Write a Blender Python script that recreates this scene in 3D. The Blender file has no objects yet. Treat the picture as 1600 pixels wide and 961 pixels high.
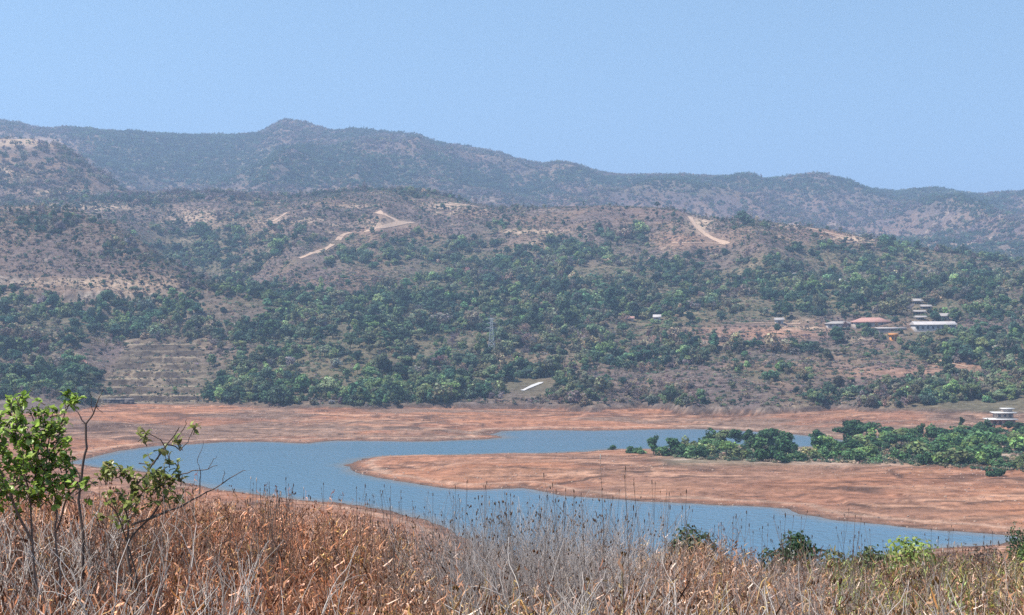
import bpy, math, random
import numpy as np
from mathutils import Vector, Matrix

rng = np.random.default_rng(11)
random.seed(11)
SC = bpy.context.scene
COL = SC.collection
F, VC, CZ = 2200.0, 480.5, 60.0          # focal length (px of a 1600 px frame), horizon row, camera height over the water

# ------------------------------------------------------------------ helpers
def hash2(ix, iy, seed):
    n = (ix.astype(np.int64) * 374761393 + iy.astype(np.int64) * 668265263 + seed * 1442695041) & 0xffffffff
    n = ((n ^ (n >> 13)) * 1274126177) & 0xffffffff
    n = n ^ (n >> 16)
    return (n & 0xffffff) / float(0xffffff)

def vnoise(x, y, seed=0):
    x = np.asarray(x, float); y = np.asarray(y, float)
    ix = np.floor(x); iy = np.floor(y)
    fx = x - ix; fy = y - iy
    fx = fx * fx * (3 - 2 * fx); fy = fy * fy * (3 - 2 * fy)
    a = hash2(ix, iy, seed); b = hash2(ix + 1, iy, seed); c = hash2(ix, iy + 1, seed); d = hash2(ix + 1, iy + 1, seed)
    return (a * (1 - fx) + b * fx) * (1 - fy) + (c * (1 - fx) + d * fx) * fy

def fbm(x, y, seed=0, octv=4):
    t = 0; a = 0.5; s = 0
    for i in range(octv):
        t = t + a * vnoise(x, y, seed + i * 17); s += a
        x = x * 2.03 + 13.1; y = y * 2.03 + 7.7; a *= 0.5
    return t / s                                                   # 0..1

def ridged(x, y, seed=0, octv=3):
    t = 0; a = 0.5; s = 0
    for i in range(octv):
        t = t + a * (1 - np.abs(2 * vnoise(x, y, seed + i * 31) - 1)); s += a
        x = x * 2.1 + 3.3; y = y * 2.1 + 9.1; a *= 0.5
    return t / s

def sstep(a, b, x):
    t = np.clip((x - a) / (b - a), 0, 1)
    return t * t * (3 - 2 * t)

def smax(a, b, k):
    return 0.5 * (a + b + np.sqrt((a - b) ** 2 + k * k))

def lerp(a, b, t):
    return a + (b - a) * t

def smooth_interp(u, pts, j=1):
    p = np.array(pts, float)
    return np.interp(u, p[:, 0], p[:, j])

def make_mesh(name, V, Q, col=None, smooth=False):
    V = np.asarray(V, np.float32).reshape(-1, 3); Q = np.asarray(Q, np.int32)
    n = Q.shape[1]
    me = bpy.data.meshes.new(name)
    me.vertices.add(len(V)); me.vertices.foreach_set('co', V.ravel())
    me.loops.add(Q.size); me.loops.foreach_set('vertex_index', Q.ravel())
    me.polygons.add(len(Q))
    me.polygons.foreach_set('loop_start', np.arange(0, Q.size, n, dtype=np.int32))
    if smooth:
        me.polygons.foreach_set('use_smooth', np.ones(len(Q), bool))
    if col is not None:
        c = np.ones((len(V), 4), np.float32); c[:, :3] = col
        at = me.attributes.new('Col', 'FLOAT_COLOR', 'POINT'); at.data.foreach_set('color', c.ravel())
    me.update(calc_edges=True); me.validate()
    return me

class MB:
    """collects quads into one mesh"""
    def __init__(s):
        s.V = []; s.Q = []; s.C = []; s.n = 0
    def add(s, V, Q, c=(1, 1, 1)):
        V = np.asarray(V, float).reshape(-1, 3); Q = np.asarray(Q, int).reshape(-1, 4)
        s.V.append(V); s.Q.append(Q + s.n); s.n += len(V)
        c = np.asarray(c, float)
        s.C.append(np.tile(c, (len(V), 1)) if c.ndim == 1 else c)
    def box(s, c, d, rot=0.0, col=(1, 1, 1)):
        x, y, z = [q / 2 for q in d]
        P = np.array([[-x, -y, -z], [x, -y, -z], [x, y, -z], [-x, y, -z], [-x, -y, z], [x, -y, z], [x, y, z], [-x, y, z]])
        cr, sr = math.cos(rot), math.sin(rot)
        P = np.c_[P[:, 0] * cr - P[:, 1] * sr, P[:, 0] * sr + P[:, 1] * cr, P[:, 2]] + np.array(c)
        s.add(P, [[0, 3, 2, 1], [4, 5, 6, 7], [0, 1, 5, 4], [1, 2, 6, 5], [2, 3, 7, 6], [3, 0, 4, 7]], col)
    def tube(s, pts, rad, sides=4, col=(1, 1, 1)):
        P = np.asarray(pts, float); n = len(P)
        r = np.broadcast_to(np.asarray(rad, float), (n,))
        T = np.gradient(P, axis=0); T /= np.linalg.norm(T, axis=1)[:, None] + 1e-9
        ref = np.array([0.31, 0.93, 0.17])
        A = np.cross(T, ref); A /= np.linalg.norm(A, axis=1)[:, None] + 1e-9
        B = np.cross(T, A)
        ang = np.arange(sides) * 2 * math.pi / sides
        ring = (P[:, None, :] + r[:, None, None] * (np.cos(ang)[None, :, None] * A[:, None, :] + np.sin(ang)[None, :, None] * B[:, None, :])).reshape(-1, 3)
        Q = []
        for i in range(n - 1):
            for k in range(sides):
                k2 = (k + 1) % sides
                Q.append([i * sides + k, i * sides + k2, (i + 1) * sides + k2, (i + 1) * sides + k])
        c = np.asarray(col, float)
        if c.ndim == 2:
            c = np.repeat(c, sides, axis=0)
        s.add(ring, Q, c)
    def mesh(s, name, smooth=False):
        return make_mesh(name, np.concatenate(s.V), np.concatenate(s.Q), np.concatenate(s.C), smooth)

def link(name, me, mat=None, parent=None):
    o = bpy.data.objects.new(name, me)
    if mat is not None and len(me.materials) == 0:
        me.materials.append(mat)
    COL.objects.link(o)
    if parent is not None:
        o.parent = parent
    return o

def tag(o, label=None, cat=None, group=None, kind=None):
    if label: o['label'] = label
    if cat: o['category'] = cat
    if group: o['group'] = group
    if kind: o['kind'] = kind
    return o

def empty(name, loc, rz=0.0, sc=1.0):
    o = bpy.data.objects.new(name, None); COL.objects.link(o)
    o.location = loc; o.rotation_euler = (0, 0, rz)
    o.scale = sc if hasattr(sc, '__len__') else (sc, sc, sc)
    o.empty_display_size = 0.5
    return o

# ------------------------------------------------------------------ materials
def new_mat(name):
    m = bpy.data.materials.new(name); m.use_nodes = True
    nt = m.node_tree; nt.nodes.clear()
    out = nt.nodes.new('ShaderNodeOutputMaterial')
    return m, nt, out

def N(nt, kind, **kw):
    n = nt.nodes.new(kind)
    for k, v in kw.items():
        if k.startswith('i_'):
            n.inputs[k[2:].replace('_', ' ')].default_value = v
        else:
            setattr(n, k, v)
    return n

def mat_simple(name, col, rough=0.8, noise=0.0, scale=3.0):
    m, nt, out = new_mat(name)
    b = N(nt, 'ShaderNodeBsdfPrincipled'); b.inputs['Roughness'].default_value = rough
    if noise:
        tc = N(nt, 'ShaderNodeTexCoord'); nz = N(nt, 'ShaderNodeTexNoise'); nz.inputs['Scale'].default_value = scale; nz.inputs['Detail'].default_value = 6
        nt.links.new(tc.outputs['Object'], nz.inputs['Vector'])
        mr = N(nt, 'ShaderNodeMapRange'); mr.inputs['To Min'].default_value = 1 - noise; mr.inputs['To Max'].default_value = 1 + noise * 0.6
        nt.links.new(nz.outputs['Fac'], mr.inputs['Value'])
        mx = N(nt, 'ShaderNodeMix', data_type='RGBA', blend_type='MULTIPLY'); mx.inputs[0].default_value = 1
        mx.inputs[6].default_value = (*col, 1); nt.links.new(mr.outputs[0], mx.inputs[7])
        nt.links.new(mx.outputs[2], b.inputs['Base Color'])
    else:
        b.inputs['Base Color'].default_value = (*col, 1)
    nt.links.new(b.outputs[0], out.inputs[0])
    return m

def mat_plant(name, translucent=0.3, rough=0.7, var=0.3, gloss=0.0):
    """vertex colour 'Col' times the 'tint' of the instance or of the object, with a little noise"""
    m, nt, out = new_mat(name)
    vc = N(nt, 'ShaderNodeAttribute', attribute_name='Col')
    ti = N(nt, 'ShaderNodeAttribute', attribute_name='tint', attribute_type='INSTANCER')
    mx = N(nt, 'ShaderNodeMix', data_type='RGBA', blend_type='MULTIPLY'); mx.inputs[0].default_value = 1
    nt.links.new(vc.outputs['Color'], mx.inputs[6]); nt.links.new(ti.outputs['Color'], mx.inputs[7])
    d = N(nt, 'ShaderNodeBsdfDiffuse'); t = N(nt, 'ShaderNodeBsdfTranslucent')
    ms = N(nt, 'ShaderNodeMixShader'); ms.inputs[0].default_value = translucent
    nt.links.new(mx.outputs[2], d.inputs[0]); nt.links.new(mx.outputs[2], t.inputs[0])
    nt.links.new(d.outputs[0], ms.inputs[1]); nt.links.new(t.outputs[0], ms.inputs[2])
    last = ms
    if gloss:
        g = N(nt, 'ShaderNodeBsdfGlossy'); g.inputs['Roughness'].default_value = 0.35
        m2 = N(nt, 'ShaderNodeMixShader'); m2.inputs[0].default_value = gloss
        nt.links.new(ms.outputs[0], m2.inputs[1]); nt.links.new(g.outputs[0], m2.inputs[2]); last = m2
    nt.links.new(last.outputs[0], out.inputs[0])
    return m

M_LEAF = mat_plant('leaf_clumps', 0.25)
M_BARK = mat_plant('bark', 0.0)
M_DRY = mat_plant('dry_stems', 0.2)
M_FRESH = mat_plant('fresh_leaves', 0.4, gloss=0.025)

# ------------------------------------------------------------------ shoreline and terrain
def plane(u, v, z=0.0):
    y = (CZ - z) * F / (v - VC)
    return ((u - 800.0) / F * y, y)

SHORE = [(105, 724), (150, 713), (190, 704), (250, 697), (345, 690), (420, 691), (480, 693), (520, 689), (560, 688), (650, 690), (720, 688), (765, 686), (783, 683),
         (770, 679), (790, 674), (850, 672), (930, 673), (1000, 671), (1090, 670), (1180, 674), (1240, 679), (1290, 684), (1330, 690),
         (1300, 697), (1200, 699), (1080, 700), (1000, 702), (960, 703), (900, 706), (850, 708), (780, 709), (700, 711), (640, 712), (600, 713), (565, 717),
         (533, 727), (560, 737), (595, 748), (650, 757), (700, 764), (740, 766), (790, 764), (822, 762), (850, 768), (880, 774), (950, 779),
         (1000, 783), (1060, 786), (1130, 790), (1200, 793), (1235, 795), (1250, 803), (1300, 812), (1400, 821), (1500, 831), (1580, 838), (1592, 843),
         (1550, 851), (1450, 858), (1380, 868), (1300, 885), (1150, 905), (1000, 915), (860, 900), (760, 868), (700, 828), (660, 813), (600, 797),
         (540, 786), (470, 779), (400, 771), (340, 764), (290, 754), (240, 742), (190, 732), (140, 728)]
SHORE_XY = np.array([plane(u, v) for u, v in SHORE])

def sdf_water(x, y):
    """distance to the shore: positive on land, negative in the water"""
    sh = x.shape; x = x.ravel(); y = y.ravel()
    d2 = np.full(x.shape, 1e18); ins = np.zeros(x.shape, bool)
    n = len(SHORE_XY)
    for i in range(n):
        ax, ay = SHORE_XY[i]; bx, by = SHORE_XY[(i + 1) % n]
        ex, ey = bx - ax, by - ay
        t = np.clip(((x - ax) * ex + (y - ay) * ey) / (ex * ex + ey * ey), 0, 1)
        d2 = np.minimum(d2, (x - ax - t * ex) ** 2 + (y - ay - t * ey) ** 2)
        c = ((ay > y) != (by > y))
        if abs(ey) > 1e-9:
            ins ^= c & (x < ex * (y - ay) / ey + ax)
    d = np.sqrt(d2)
    return np.where(ins, -d, d).reshape(sh)

BANK_LINE = [(-900, 640), (0, 640), (110, 640), (170, 629), (330, 628), (440, 632), (560, 633), (640, 629), (750, 629), (850, 629), (930, 632), (1000, 628), (1080, 633), (1200, 635), (1300, 632), (1400, 636), (1530, 640), (1600, 642), (2500, 645)]
HILL_A = [(-900, 330, 1250), (-300, 310, 1250), (0, 323, 1200), (60, 323, 1190), (130, 336, 1170), (180, 353, 1150), (215, 376, 1130), (250, 402, 1100), (290, 428, 1075), (340, 450, 1050), (420, 475, 1020), (600, 540, 980), (900, 620, 960), (2500, 640, 960)]
HILL_B = [(-900, 260, 2000), (-300, 225, 2000), (0, 217, 2000), (50, 217, 2000), (100, 231, 2000), (150, 264, 1970), (185, 292, 1950), (215, 308, 1930), (300, 350, 1900), (500, 420, 1900), (2500, 450, 1900)]
HILL_C = [(-900, 330, 1700), (0, 326, 1700), (100, 318, 1730), (200, 306, 1780), (330, 302, 1800), (400, 306, 1780), (450, 306, 1760), (520, 302, 1740), (600, 297, 1720), (680, 302, 1690), (740, 318, 1650), (770, 324, 1610),
          (850, 325, 1560), (950, 322, 1520), (1050, 327, 1500), (1100, 341, 1480), (1200, 348, 1450), (1300, 360, 1420), (1400, 383, 1390), (1500, 398, 1360), (1560, 408, 1350), (1600, 418, 1340), (1900, 450, 1300), (2500, 470, 1300)]
RIDGE_D = [(-900, 190), (-300, 180), (0, 189), (30, 191), (45, 198), (80, 203), (140, 201), (160, 205), (220, 209), (300, 212), (380, 211), (405, 208), (425, 197), (442, 188), (460, 188), (480, 193), (500, 199), (520, 205), (560, 201), (600, 206), (655, 211), (680, 222),
           (730, 230), (780, 239), (810, 250), (840, 257), (870, 255), (900, 260), (940, 270), (980, 275), (1050, 276), (1130, 278), (1200, 281), (1260, 280), (1285, 283), (1300, 288), (1340, 295), (1400, 300), (1440, 296), (1460, 294), (1500, 301), (1530, 306), (1600, 306), (1900, 330), (2500, 340)]
BRUSH_TOP = [(-900, 780), (-200, 772), (250, 776), (420, 792), (560, 812), (640, 832), (700, 858), (800, 872), (930, 866), (1010, 856), (1120, 856), (1170, 878), (1250, 874), (1350, 884), (1450, 880), (1600, 878), (2500, 870)]

def terrace(z, step, w=0.3):
    k = z / step; f = np.floor(k); r = k - f
    return (f + sstep(0.5 - w / 2, 0.5 + w / 2, r)) * step

def near_ground(x, y):
    u = 800 + F * x / np.maximum(y, 10)
    vt = smooth_interp(u, BRUSH_TOP)
    g22 = CZ - (vt - VC) / F * 22.0 - 1.0
    z5 = 57.6
    a = np.where(y < 5, 58.5 + (57.6 - 58.5) * np.clip(y, -50, 5) / 5, z5 + (g22 - z5) * (y - 5) / 17.0)
    b = g22 - 0.195 * (y - 22)
    z = np.where(y < 22, a, b)
    z = z + (fbm(x / 3, y / 3, 5) - 0.5) * 0.25
    return z - np.maximum(0, y - 60) * 0.0 

def terrain_z(x, y):
    yy = np.maximum(y, 12.0)
    u = 800 + F * x / yy
    # lake and banks
    sd = np.full(x.shape, 60.0)
    m = (y > 230) & (y < 1000)
    sd[m] = sdf_water(x[m], y[m]) + (fbm(x[m] / 22, y[m] / 30, 3) - 0.5) * 7 + (fbm(x[m] / 5, y[m] / 7, 4) - 0.5) * 3
    hcap = np.interp(y, [580, 690], [5.5, 9.0])
    land = hcap * (1 - np.exp(-np.maximum(sd, 0) * 0.085 / hcap))
    bank = np.where(sd > 0, land, np.maximum(sd * 0.09, -5))
    bank = bank + np.where(sd > 0, (fbm(x / 30, y / 18, 8) - 0.5) * 1.5 * sstep(2, 25, sd), 0)
    tb = terrace(bank + (fbm(x / 60, y / 60, 9) - 0.5) * 1.2, 1.0, 0.18)
    bank = np.where(sd > 1, lerp(bank, tb, sstep(1, 8, sd) * sstep(0.42, 0.6, fbm(x / 60, y / 25, 10)) * 0.95), bank)
    z = bank
    # near hillside
    ng = near_ground(x, y)
    ng = np.minimum(ng, np.maximum(sd, 0) * 0.6 + 0.5 + np.where(y < 230, 1e3, 0))
    z = np.where(y < 330, smax(z, ng, 0.5), z)
    z = np.where(y < 100, near_ground(x, y), z)
    # the bench above the far bank
    vb = smooth_interp(u, BANK_LINE)
    Yb = (CZ - 8.0) * F / (vb - VC) + (fbm(u / 25, u * 0 + 0.5, 12) - 0.5) * 14
    d = np.maximum(y - Yb, 0)
    base = 7.4 + 0.165 * d + 0.00003 * d * d
    base = np.where(y > 1100, 8.2 + 0.165 * (1100 - Yb) + 3.5 + (y - 1100) * 0.055, base)
    base = base + (fbm(x / 70, y / 70, 20) - 0.5) * 11 * sstep(5, 120, d)
    base = base + (fbm(x / 22, y / 22, 21) - 0.5) * 2.5 * sstep(3, 40, d)
    t = sstep(-2.5, 1.5, y - Yb)
    z = lerp(z, base, t)
    def front(pts, foot, zb, back, exp=1.0, mix=0.45):
        vc = smooth_interp(u, pts); Yc = smooth_interp(u, pts, 2) if len(pts[0]) > 2 else 3500.0
        zc = CZ + (VC - vc) * Yc / F
        tt = np.clip((y - foot) / (Yc - foot), 0, 1)
        g = (1 - mix) * tt ** exp + mix * tt * tt * (3 - 2 * tt)
        zz = zb + (zc - zb) * g - np.maximum(foot - y, 0) * 0.5
        dd = np.maximum(y - Yc, 0)
        zz = zz - back * dd * dd / (dd + 60)
        return zz, tt
    zA, tA = front(HILL_A, 945.0, 38, 0.35, 0.9)
    zA = zA + (ridged(x / 90, y / 160, 30) - 0.55) * 16 * np.sin(math.pi * tA) + (fbm(x / 25, y / 25, 31) - 0.5) * 7 * sstep(0, .2, tA)
    wt = sstep(0.02, 0.07, tA) * (1 - sstep(0.30, 0.45, tA)) * sstep(.42, .58, fbm(x / 45, y / 45, 35))
    zA = lerp(zA, terrace(zA + (fbm(x / 30, y / 30, 33) - .5) * 16, 12.0, 0.35), wt * 0.9)
    zB, tB = front(HILL_B, 1500.0, 90, 0.25)
    zB = zB + (ridged(x / 160, y / 300, 34) - 0.55) * 26 * np.sin(math.pi * tB)
    zC, tC = front(HILL_C, 1060.0, 60, 0.2)
    gul = ridged(x / 150, y / 420, 36)
    zC = zC + (gul - 0.6) * 46 * np.sin(math.pi * tC) ** 1.2 + (fbm(x / 45, y / 45, 37) - 0.5) * 7 * np.sin(math.pi * np.clip(tC, 0, 1))
    # gully between the left knoll and the hill with the track
    gx = (u - np.interp(y, [1100, 1800], [370, 215])) / 75.0
    zC = zC - 26 * np.exp(-gx * gx) * np.sin(math.pi * tC)
    zD, tD = front([(a, b, 3500) for a, b in RIDGE_D], 1850.0, 100, 0.2, 1.0, 0.35)
    zD = zD + (ridged(x / 330, y / 900, 40) - 0.6) * 150 * np.sin(math.pi * tD) ** 1.2 + (fbm(x / 120, y / 200, 41) - 0.5) * 34 * np.sin(math.pi * tD)
    far = y > 900
    h = np.where(far, smax(smax(smax(z, zA, 6), zC, 8), np.where(y > 1450, zB, -500), 10), z)
    h = np.where(y > 1800, smax(h, zD, 14), h)
    # terraced fields on the left bank
    v = VC + (CZ - h) * F / yy
    mt = sstep(-15, 15, u - np.interp(v, [528, 620], [205, 150])) * (1 - sstep(300, 335, u)) * sstep(0, 10, y - Yb) * sstep(520, 535, v)
    h = lerp(h, terrace(h + (fbm(x / 30, y / 30, 38) - .5) * 5.0 + (fbm(x / 8, y / 8, 39) - .5) * 1.2, 3.6, 0.25), mt * sstep(.18, .36, fbm(x / 18, y / 12, 43)))
    mt2 = np.exp(-(((u - 1190) / 110) ** 2 + ((v - 522) / 16) ** 2))
    h = lerp(h, terrace(h, 2.6, 0.35), mt2 * 0.9)
    return h, sd, u, Yb

YS = np.concatenate([np.arange(-50, 40, 1.5), np.arange(40, 320, 7), np.arange(320, 790, 1.5), np.arange(790, 1900, 3.6), np.arange(1900, 3700, 12), np.arange(3700, 5200, 60), np.arange(5200, 9001, 400)])
SS = np.linspace(-0.66, 0.66, 561)
AP = 60.0
GY, GS = np.meshgrid(YS, SS, indexing='ij')
GX = GS * (GY + AP)
GZ, GSD, GU, GYB = terrain_z(GX, GY)
GV = VC + (CZ - GZ) * F / np.maximum(GY, 5)

def ground(x, y, G=None):
    G = GZ if G is None else G
    x = np.asarray(x, float); y = np.asarray(y, float)
    r = np.clip(np.interp(y, YS, np.arange(len(YS))), 0, len(YS) - 1.001)
    c = np.clip((x / (y + AP) - SS[0]) / (SS[1] - SS[0]), 0, len(SS) - 1.001)
    r0 = r.astype(int); c0 = c.astype(int); fr = r - r0; fc = c - c0
    return (G[r0, c0] * (1 - fr) * (1 - fc) + G[r0 + 1, c0] * fr * (1 - fc) + G[r0, c0 + 1] * (1 - fr) * fc + G[r0 + 1, c0 + 1] * fr * fc)

MARCH = np.concatenate([np.arange(300, 1000, 0.7), np.arange(1000, 5000, 2.0)])
def at(u, v, ymin=300):
    """the point of the ground seen at a pixel"""
    ys = MARCH[MARCH >= ymin]
    xs = (u - 800.0) / F * ys
    zr = CZ + (VC - v) * ys / F
    g = np.maximum(ground(xs, ys), 0)
    k = np.argmax(g >= zr)
    if g[k] < zr[k]:
        k = int(np.argmin(zr - g))
    return float(xs[k]), float(ys[k]), float(g[k])

def blobs(u, v, lst):
    s = 0
    for cu, cv, ru, rv, w in lst:
        s = s + w * np.exp(-(((u - cu) / ru) ** 2 + ((v - cv) / rv) ** 2))
    return s

# how much green wood grows where (hand-read off the photograph), 0..1
GREEN = [(60, 520, 200, 80, .75), (420, 510, 190, 60, .8), (650, 520, 190, 90, .85), (870, 530, 130, 60, .6), (290, 375, 80, 45, .9), (330, 425, 70, 35, .8), (440, 375, 90, 30, .35), (380, 605, 60, 28, .6), (520, 605, 110, 28, .5), (800, 600, 150, 28, .6), (1010, 560, 120, 30, .35), (1200, 590, 60, 14, .5), (1400, 555, 120, 12, .35), (1480, 610, 120, 20, .45), (1250, 620, 300, 12, .25), (150, 430, 200, 12, .1), (760, 415, 190, 45, .75), (980, 440, 180, 50, .65),
         (1300, 440, 220, 55, .7), (1500, 440, 150, 70, .75), (1180, 368, 45, 14, .7), (1350, 395, 120, 20, .55), (1100, 480, 160, 25, .6), (1250, 545, 60, 10, .6), (1500, 540, 120, 25, .7), (1560, 590, 90, 30, .6), (1100, 545, 80, 18, .4),
         (1130, 585, 120, 10, .45), (450, 330, 120, 12, .3), (40, 268, 50, 20, .5), (170, 240, 140, 30, .7), (330, 255, 200, 40, .75), (600, 270, 200, 30, .55), (800, 280, 120, 20, .35), (1000, 288, 200, 14, .6), (1300, 292, 180, 14, .6), (1500, 320, 120, 18, .6), (100, 310, 120, 10, .3),
         (1400, 480, 200, 20, .3), (120, 610, 100, 30, .4), (420, 600, 120, 40, .4), (720, 590, 140, 35, .55), (215, 400, 50, 30, .6), (60, 352, 90, 18, .45), (150, 385, 60, 20, .4), (30, 405, 60, 12, .5), (650, 375, 120, 20, .3), (900, 375, 120, 18, .25), (1500, 632, 160, 12, .7), (1250, 628, 140, 8, .35)]
DRY = [(100, 262, 100, 40, .6), (232, 568, 75, 45, 1.0), (150, 538, 35, 20, .6), (1190, 522, 110, 12, .9), (1330, 570, 170, 12, .4), (1420, 585, 110, 10, .45), (1040, 598, 160, 24, .15), (1300, 612, 220, 18, .15), (110, 405, 170, 45, .5), (560, 345, 160, 28, .7), (950, 335, 160, 16, .8), (1110, 372, 60, 18, .7),
       (1090, 415, 60, 22, .35), (1250, 365, 100, 12, .6), (830, 372, 60, 10, .5), (480, 440, 110, 18, .6), (110, 440, 160, 14, .9), (300, 330, 70, 20, .6), (40, 235, 90, 16, .8), (560, 445, 90, 12, .4), (460, 200, 40, 12, .5), (1250, 330, 300, 14, .35), (1400, 360, 200, 30, .45), (870, 290, 60, 8, .4), (350, 300, 120, 8, .5), (650, 565, 200, 12, .15), (1350, 508, 120, 8, .8)]
def greenness(x, y, u, v):
    n = fbm(x / 60, y / 60, 50) * 0.55 + fbm(x / 18, y / 18, 51) * 0.45
    return np.clip(0.13 + blobs(u, v, GREEN) * .85 - blobs(u, v, DRY) + (n - 0.5) * 2.0, 0, 1)

# ground colour
def ground_colour():
    x, y, z, u, v, sd, yb = GX, GY, GZ, GU, GV, GSD, GYB
    n1 = fbm(x / 40, y / 40, 60); n2 = fbm(x / 9, y / 9, 61); n3 = fbm(x / 200, y / 200, 62)
    def c(r, g, b): return np.array([r, g, b])[None, None, :]
    mauve = c(.142, .104, .094); brown = c(.195, .132, .098); tan = c(.40, .29, .20); dark = c(.10, .085, .075); olive = c(.17, .16, .09)
    hill = lerp(mauve, brown, sstep(.35, .65, n1)[..., None])
    hill = lerp(hill, dark, (sstep(.55, .8, n2) * .6)[..., None])
    hill = lerp(hill, tan, (sstep(.62, .75, fbm(x / 60, y / 30, 63)) * sstep(.45, .7, n2) * .8)[..., None])
    g = greenness(x, y, u, v)
    hill = lerp(hill, olive * 0.7, (g * .65)[..., None])
    pale = blobs(u, v, [(40, 222, 60, 9, .8), (10, 270, 12, 14, .7), (70, 322, 90, 4, .7), (160, 325, 60, 5, .6), (90, 300, 60, 4, .6), (370, 303, 50, 4, .9), (300, 340, 40, 12, .6), (80, 440, 140, 6, .5), (200, 448, 50, 14, .5), (700, 322, 40, 6, .8), (600, 350, 40, 8, .5), (450, 345, 60, 6, .5),
                          (830, 362, 45, 3, 1.), (835, 383, 14, 9, .8), (1095, 350, 20, 14, .8), (1260, 352, 60, 5, .6), (1330, 372, 60, 6, .6), (1250, 513, 50, 3, .9), (1350, 372, 30, 3, .8), (1420, 378, 30, 2, .8), (1500, 383, 60, 5, .4), (1580, 425, 30, 4, .7),
                          (1480, 340, 50, 5, .25), (560, 322, 30, 4, .5), (985, 495, 10, 3, .9), (1190, 437, 8, 4, .9), (1245, 500, 25, 3, .6), (215, 535, 60, 3, .5), (560, 297, 90, 4, .3), (290, 245, 30, 3, .1)])
    hill = lerp(hill, c(.50, .36, .25), np.clip(pale * (0.5 + n2), 0, .95)[..., None])
    kn_ = (y < 1260) * (1 - sstep(330, 380, u)) * (1 - sstep(425, 440, v)) * sstep(935, 960, y)
    hill = lerp(hill, lerp(c(.105, .078, .070), c(.16, .115, .095), n2[..., None]), (kn_ * .6)[..., None])
    redf = blobs(u, v, [(1190, 520, 90, 9, 1.), (1100, 535, 60, 3, .8), (1420, 582, 110, 10, .7), (1500, 571, 50, 5, .8), (1580, 572, 40, 6, .8), (1300, 365, 60, 7, .6), (1590, 430, 40, 8, .6), (620, 365, 60, 10, .35), (1060, 375, 40, 10, .4), (1040, 330, 60, 6, .2)])
    hill = lerp(hill, c(.36, .20, .135), np.clip(redf * (.6 + .6 * n2), 0, .9)[..., None])
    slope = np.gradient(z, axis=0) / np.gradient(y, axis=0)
    rock = sstep(.62, .95, slope) * sstep(.3, .5, fbm(x / 14, z / 5, 68)) * (y < 2100)
    hill = lerp(hill, lerp(c(.34, .27, .215), c(.12, .095, .085), sstep(.45, .6, fbm(x / 7, z / 2.2, 69))[..., None]), (rock * .9)[..., None])
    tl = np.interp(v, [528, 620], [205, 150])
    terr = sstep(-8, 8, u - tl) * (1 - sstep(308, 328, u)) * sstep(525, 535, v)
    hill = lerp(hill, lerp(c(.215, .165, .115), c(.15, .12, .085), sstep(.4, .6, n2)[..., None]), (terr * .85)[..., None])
    hill = lerp(hill, c(.065, .05, .042), (terr * sstep(.28, .55, slope) * .95)[..., None])  # terrace risers painted darker, as shade on their steep faces
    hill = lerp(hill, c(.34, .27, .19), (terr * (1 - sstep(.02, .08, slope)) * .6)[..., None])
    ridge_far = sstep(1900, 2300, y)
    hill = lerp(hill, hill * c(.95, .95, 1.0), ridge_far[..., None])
    # drawn-down banks of red soil
    red = lerp(c(.39, .205, .13), c(.30, .165, .115), sstep(.35, .65, n1)[..., None])
    red = lerp(red, c(.40, .245, .17), (sstep(.5, .75, fbm(x / 45, y / 8, 65)))[..., None] * .6)
    red = lerp(red, c(.20, .122, .095), (sstep(.55, .75, fbm(x / 30, y / 3.5, 66)) * .6)[..., None])
    farb = sstep(600, 660, y)
    red = lerp(red, c(.225, .17, .14), (sstep(.46, .58, fbm(x / 60 + 4, y / 30, 67)) * (.35 + .65 * farb) * .85)[..., None])
    wx = x + (fbm(x / 25, y / 25, 90) - .5) * 30; wy = y + (fbm(x / 25, y / 25, 91) - .5) * 26
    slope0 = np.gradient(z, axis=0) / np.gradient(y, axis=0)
    crack = sstep(.87, .97, 1 - np.abs(2 * vnoise(wx / 48, wy / 13, 92) - 1)) * sstep(.4, .6, fbm(x / 30, y / 30, 93))
    crack2 = sstep(.84, .96, 1 - np.abs(2 * vnoise(wx / 30 + 5, wy / 5.5, 94) - 1)) * sstep(.5, .65, fbm(x / 40, y / 22, 95))
    red = lerp(red, c(.10, .068, .055), np.clip(crack * .8 + crack2 * .65, 0, .85)[..., None])
    red = lerp(red, c(.12, .08, .065), (sstep(.2, .45, slope0) * .8)[..., None])  # steep ledge faces darkened by slope: their shade put into the colour
    strand = .5 + .5 * np.sin(z * 16 + 5 * fbm(x / 60, y / 20, 96))
    red = red * (1 - .20 * (strand * sstep(.35, .65, fbm(x / 50, y / 14, 97)))[..., None])
    lz = z / 1.15 + 1.6 * fbm(x / 55, y / 40, 100) + .5 * fbm(x / 14, y / 14, 101); lf = np.abs(lz - np.floor(lz) - .5)
    lines = (1 - sstep(.03, .13, lf)) * sstep(.42, .56, fbm(x / 45, y / 30, 102))
    lips = (1 - sstep(.04, .12, np.abs(lz - np.floor(lz) - .68))) * sstep(.42, .56, fbm(x / 45, y / 30, 102))
    red = lerp(red, c(.11, .075, .06), (lines * .75)[..., None]); red = lerp(red, c(.50, .32, .23), (lips * .6)[..., None])  # erosion lines with painted shade, and a painted sunlit lip above each
    scum = np.exp(-((sd - 8.5) / 1.6) ** 2); red = lerp(red, c(.46, .35, .28), (scum * .55)[..., None])
    wet = (1 - sstep(0.5, 6.0, sd))
    red = lerp(red, c(.15, .105, .085), (wet * .9)[..., None])
    red = red * c(.93, .83, .77)
    bed = sd < 0
    red = np.where(bed[..., None], c(.08, .06, .05), red)
    k = sstep(-1.5, .8, y - yb)
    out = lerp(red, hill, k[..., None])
    scarp_shade = np.exp(-((y - yb + .5) / 2.0) ** 2)
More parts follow.
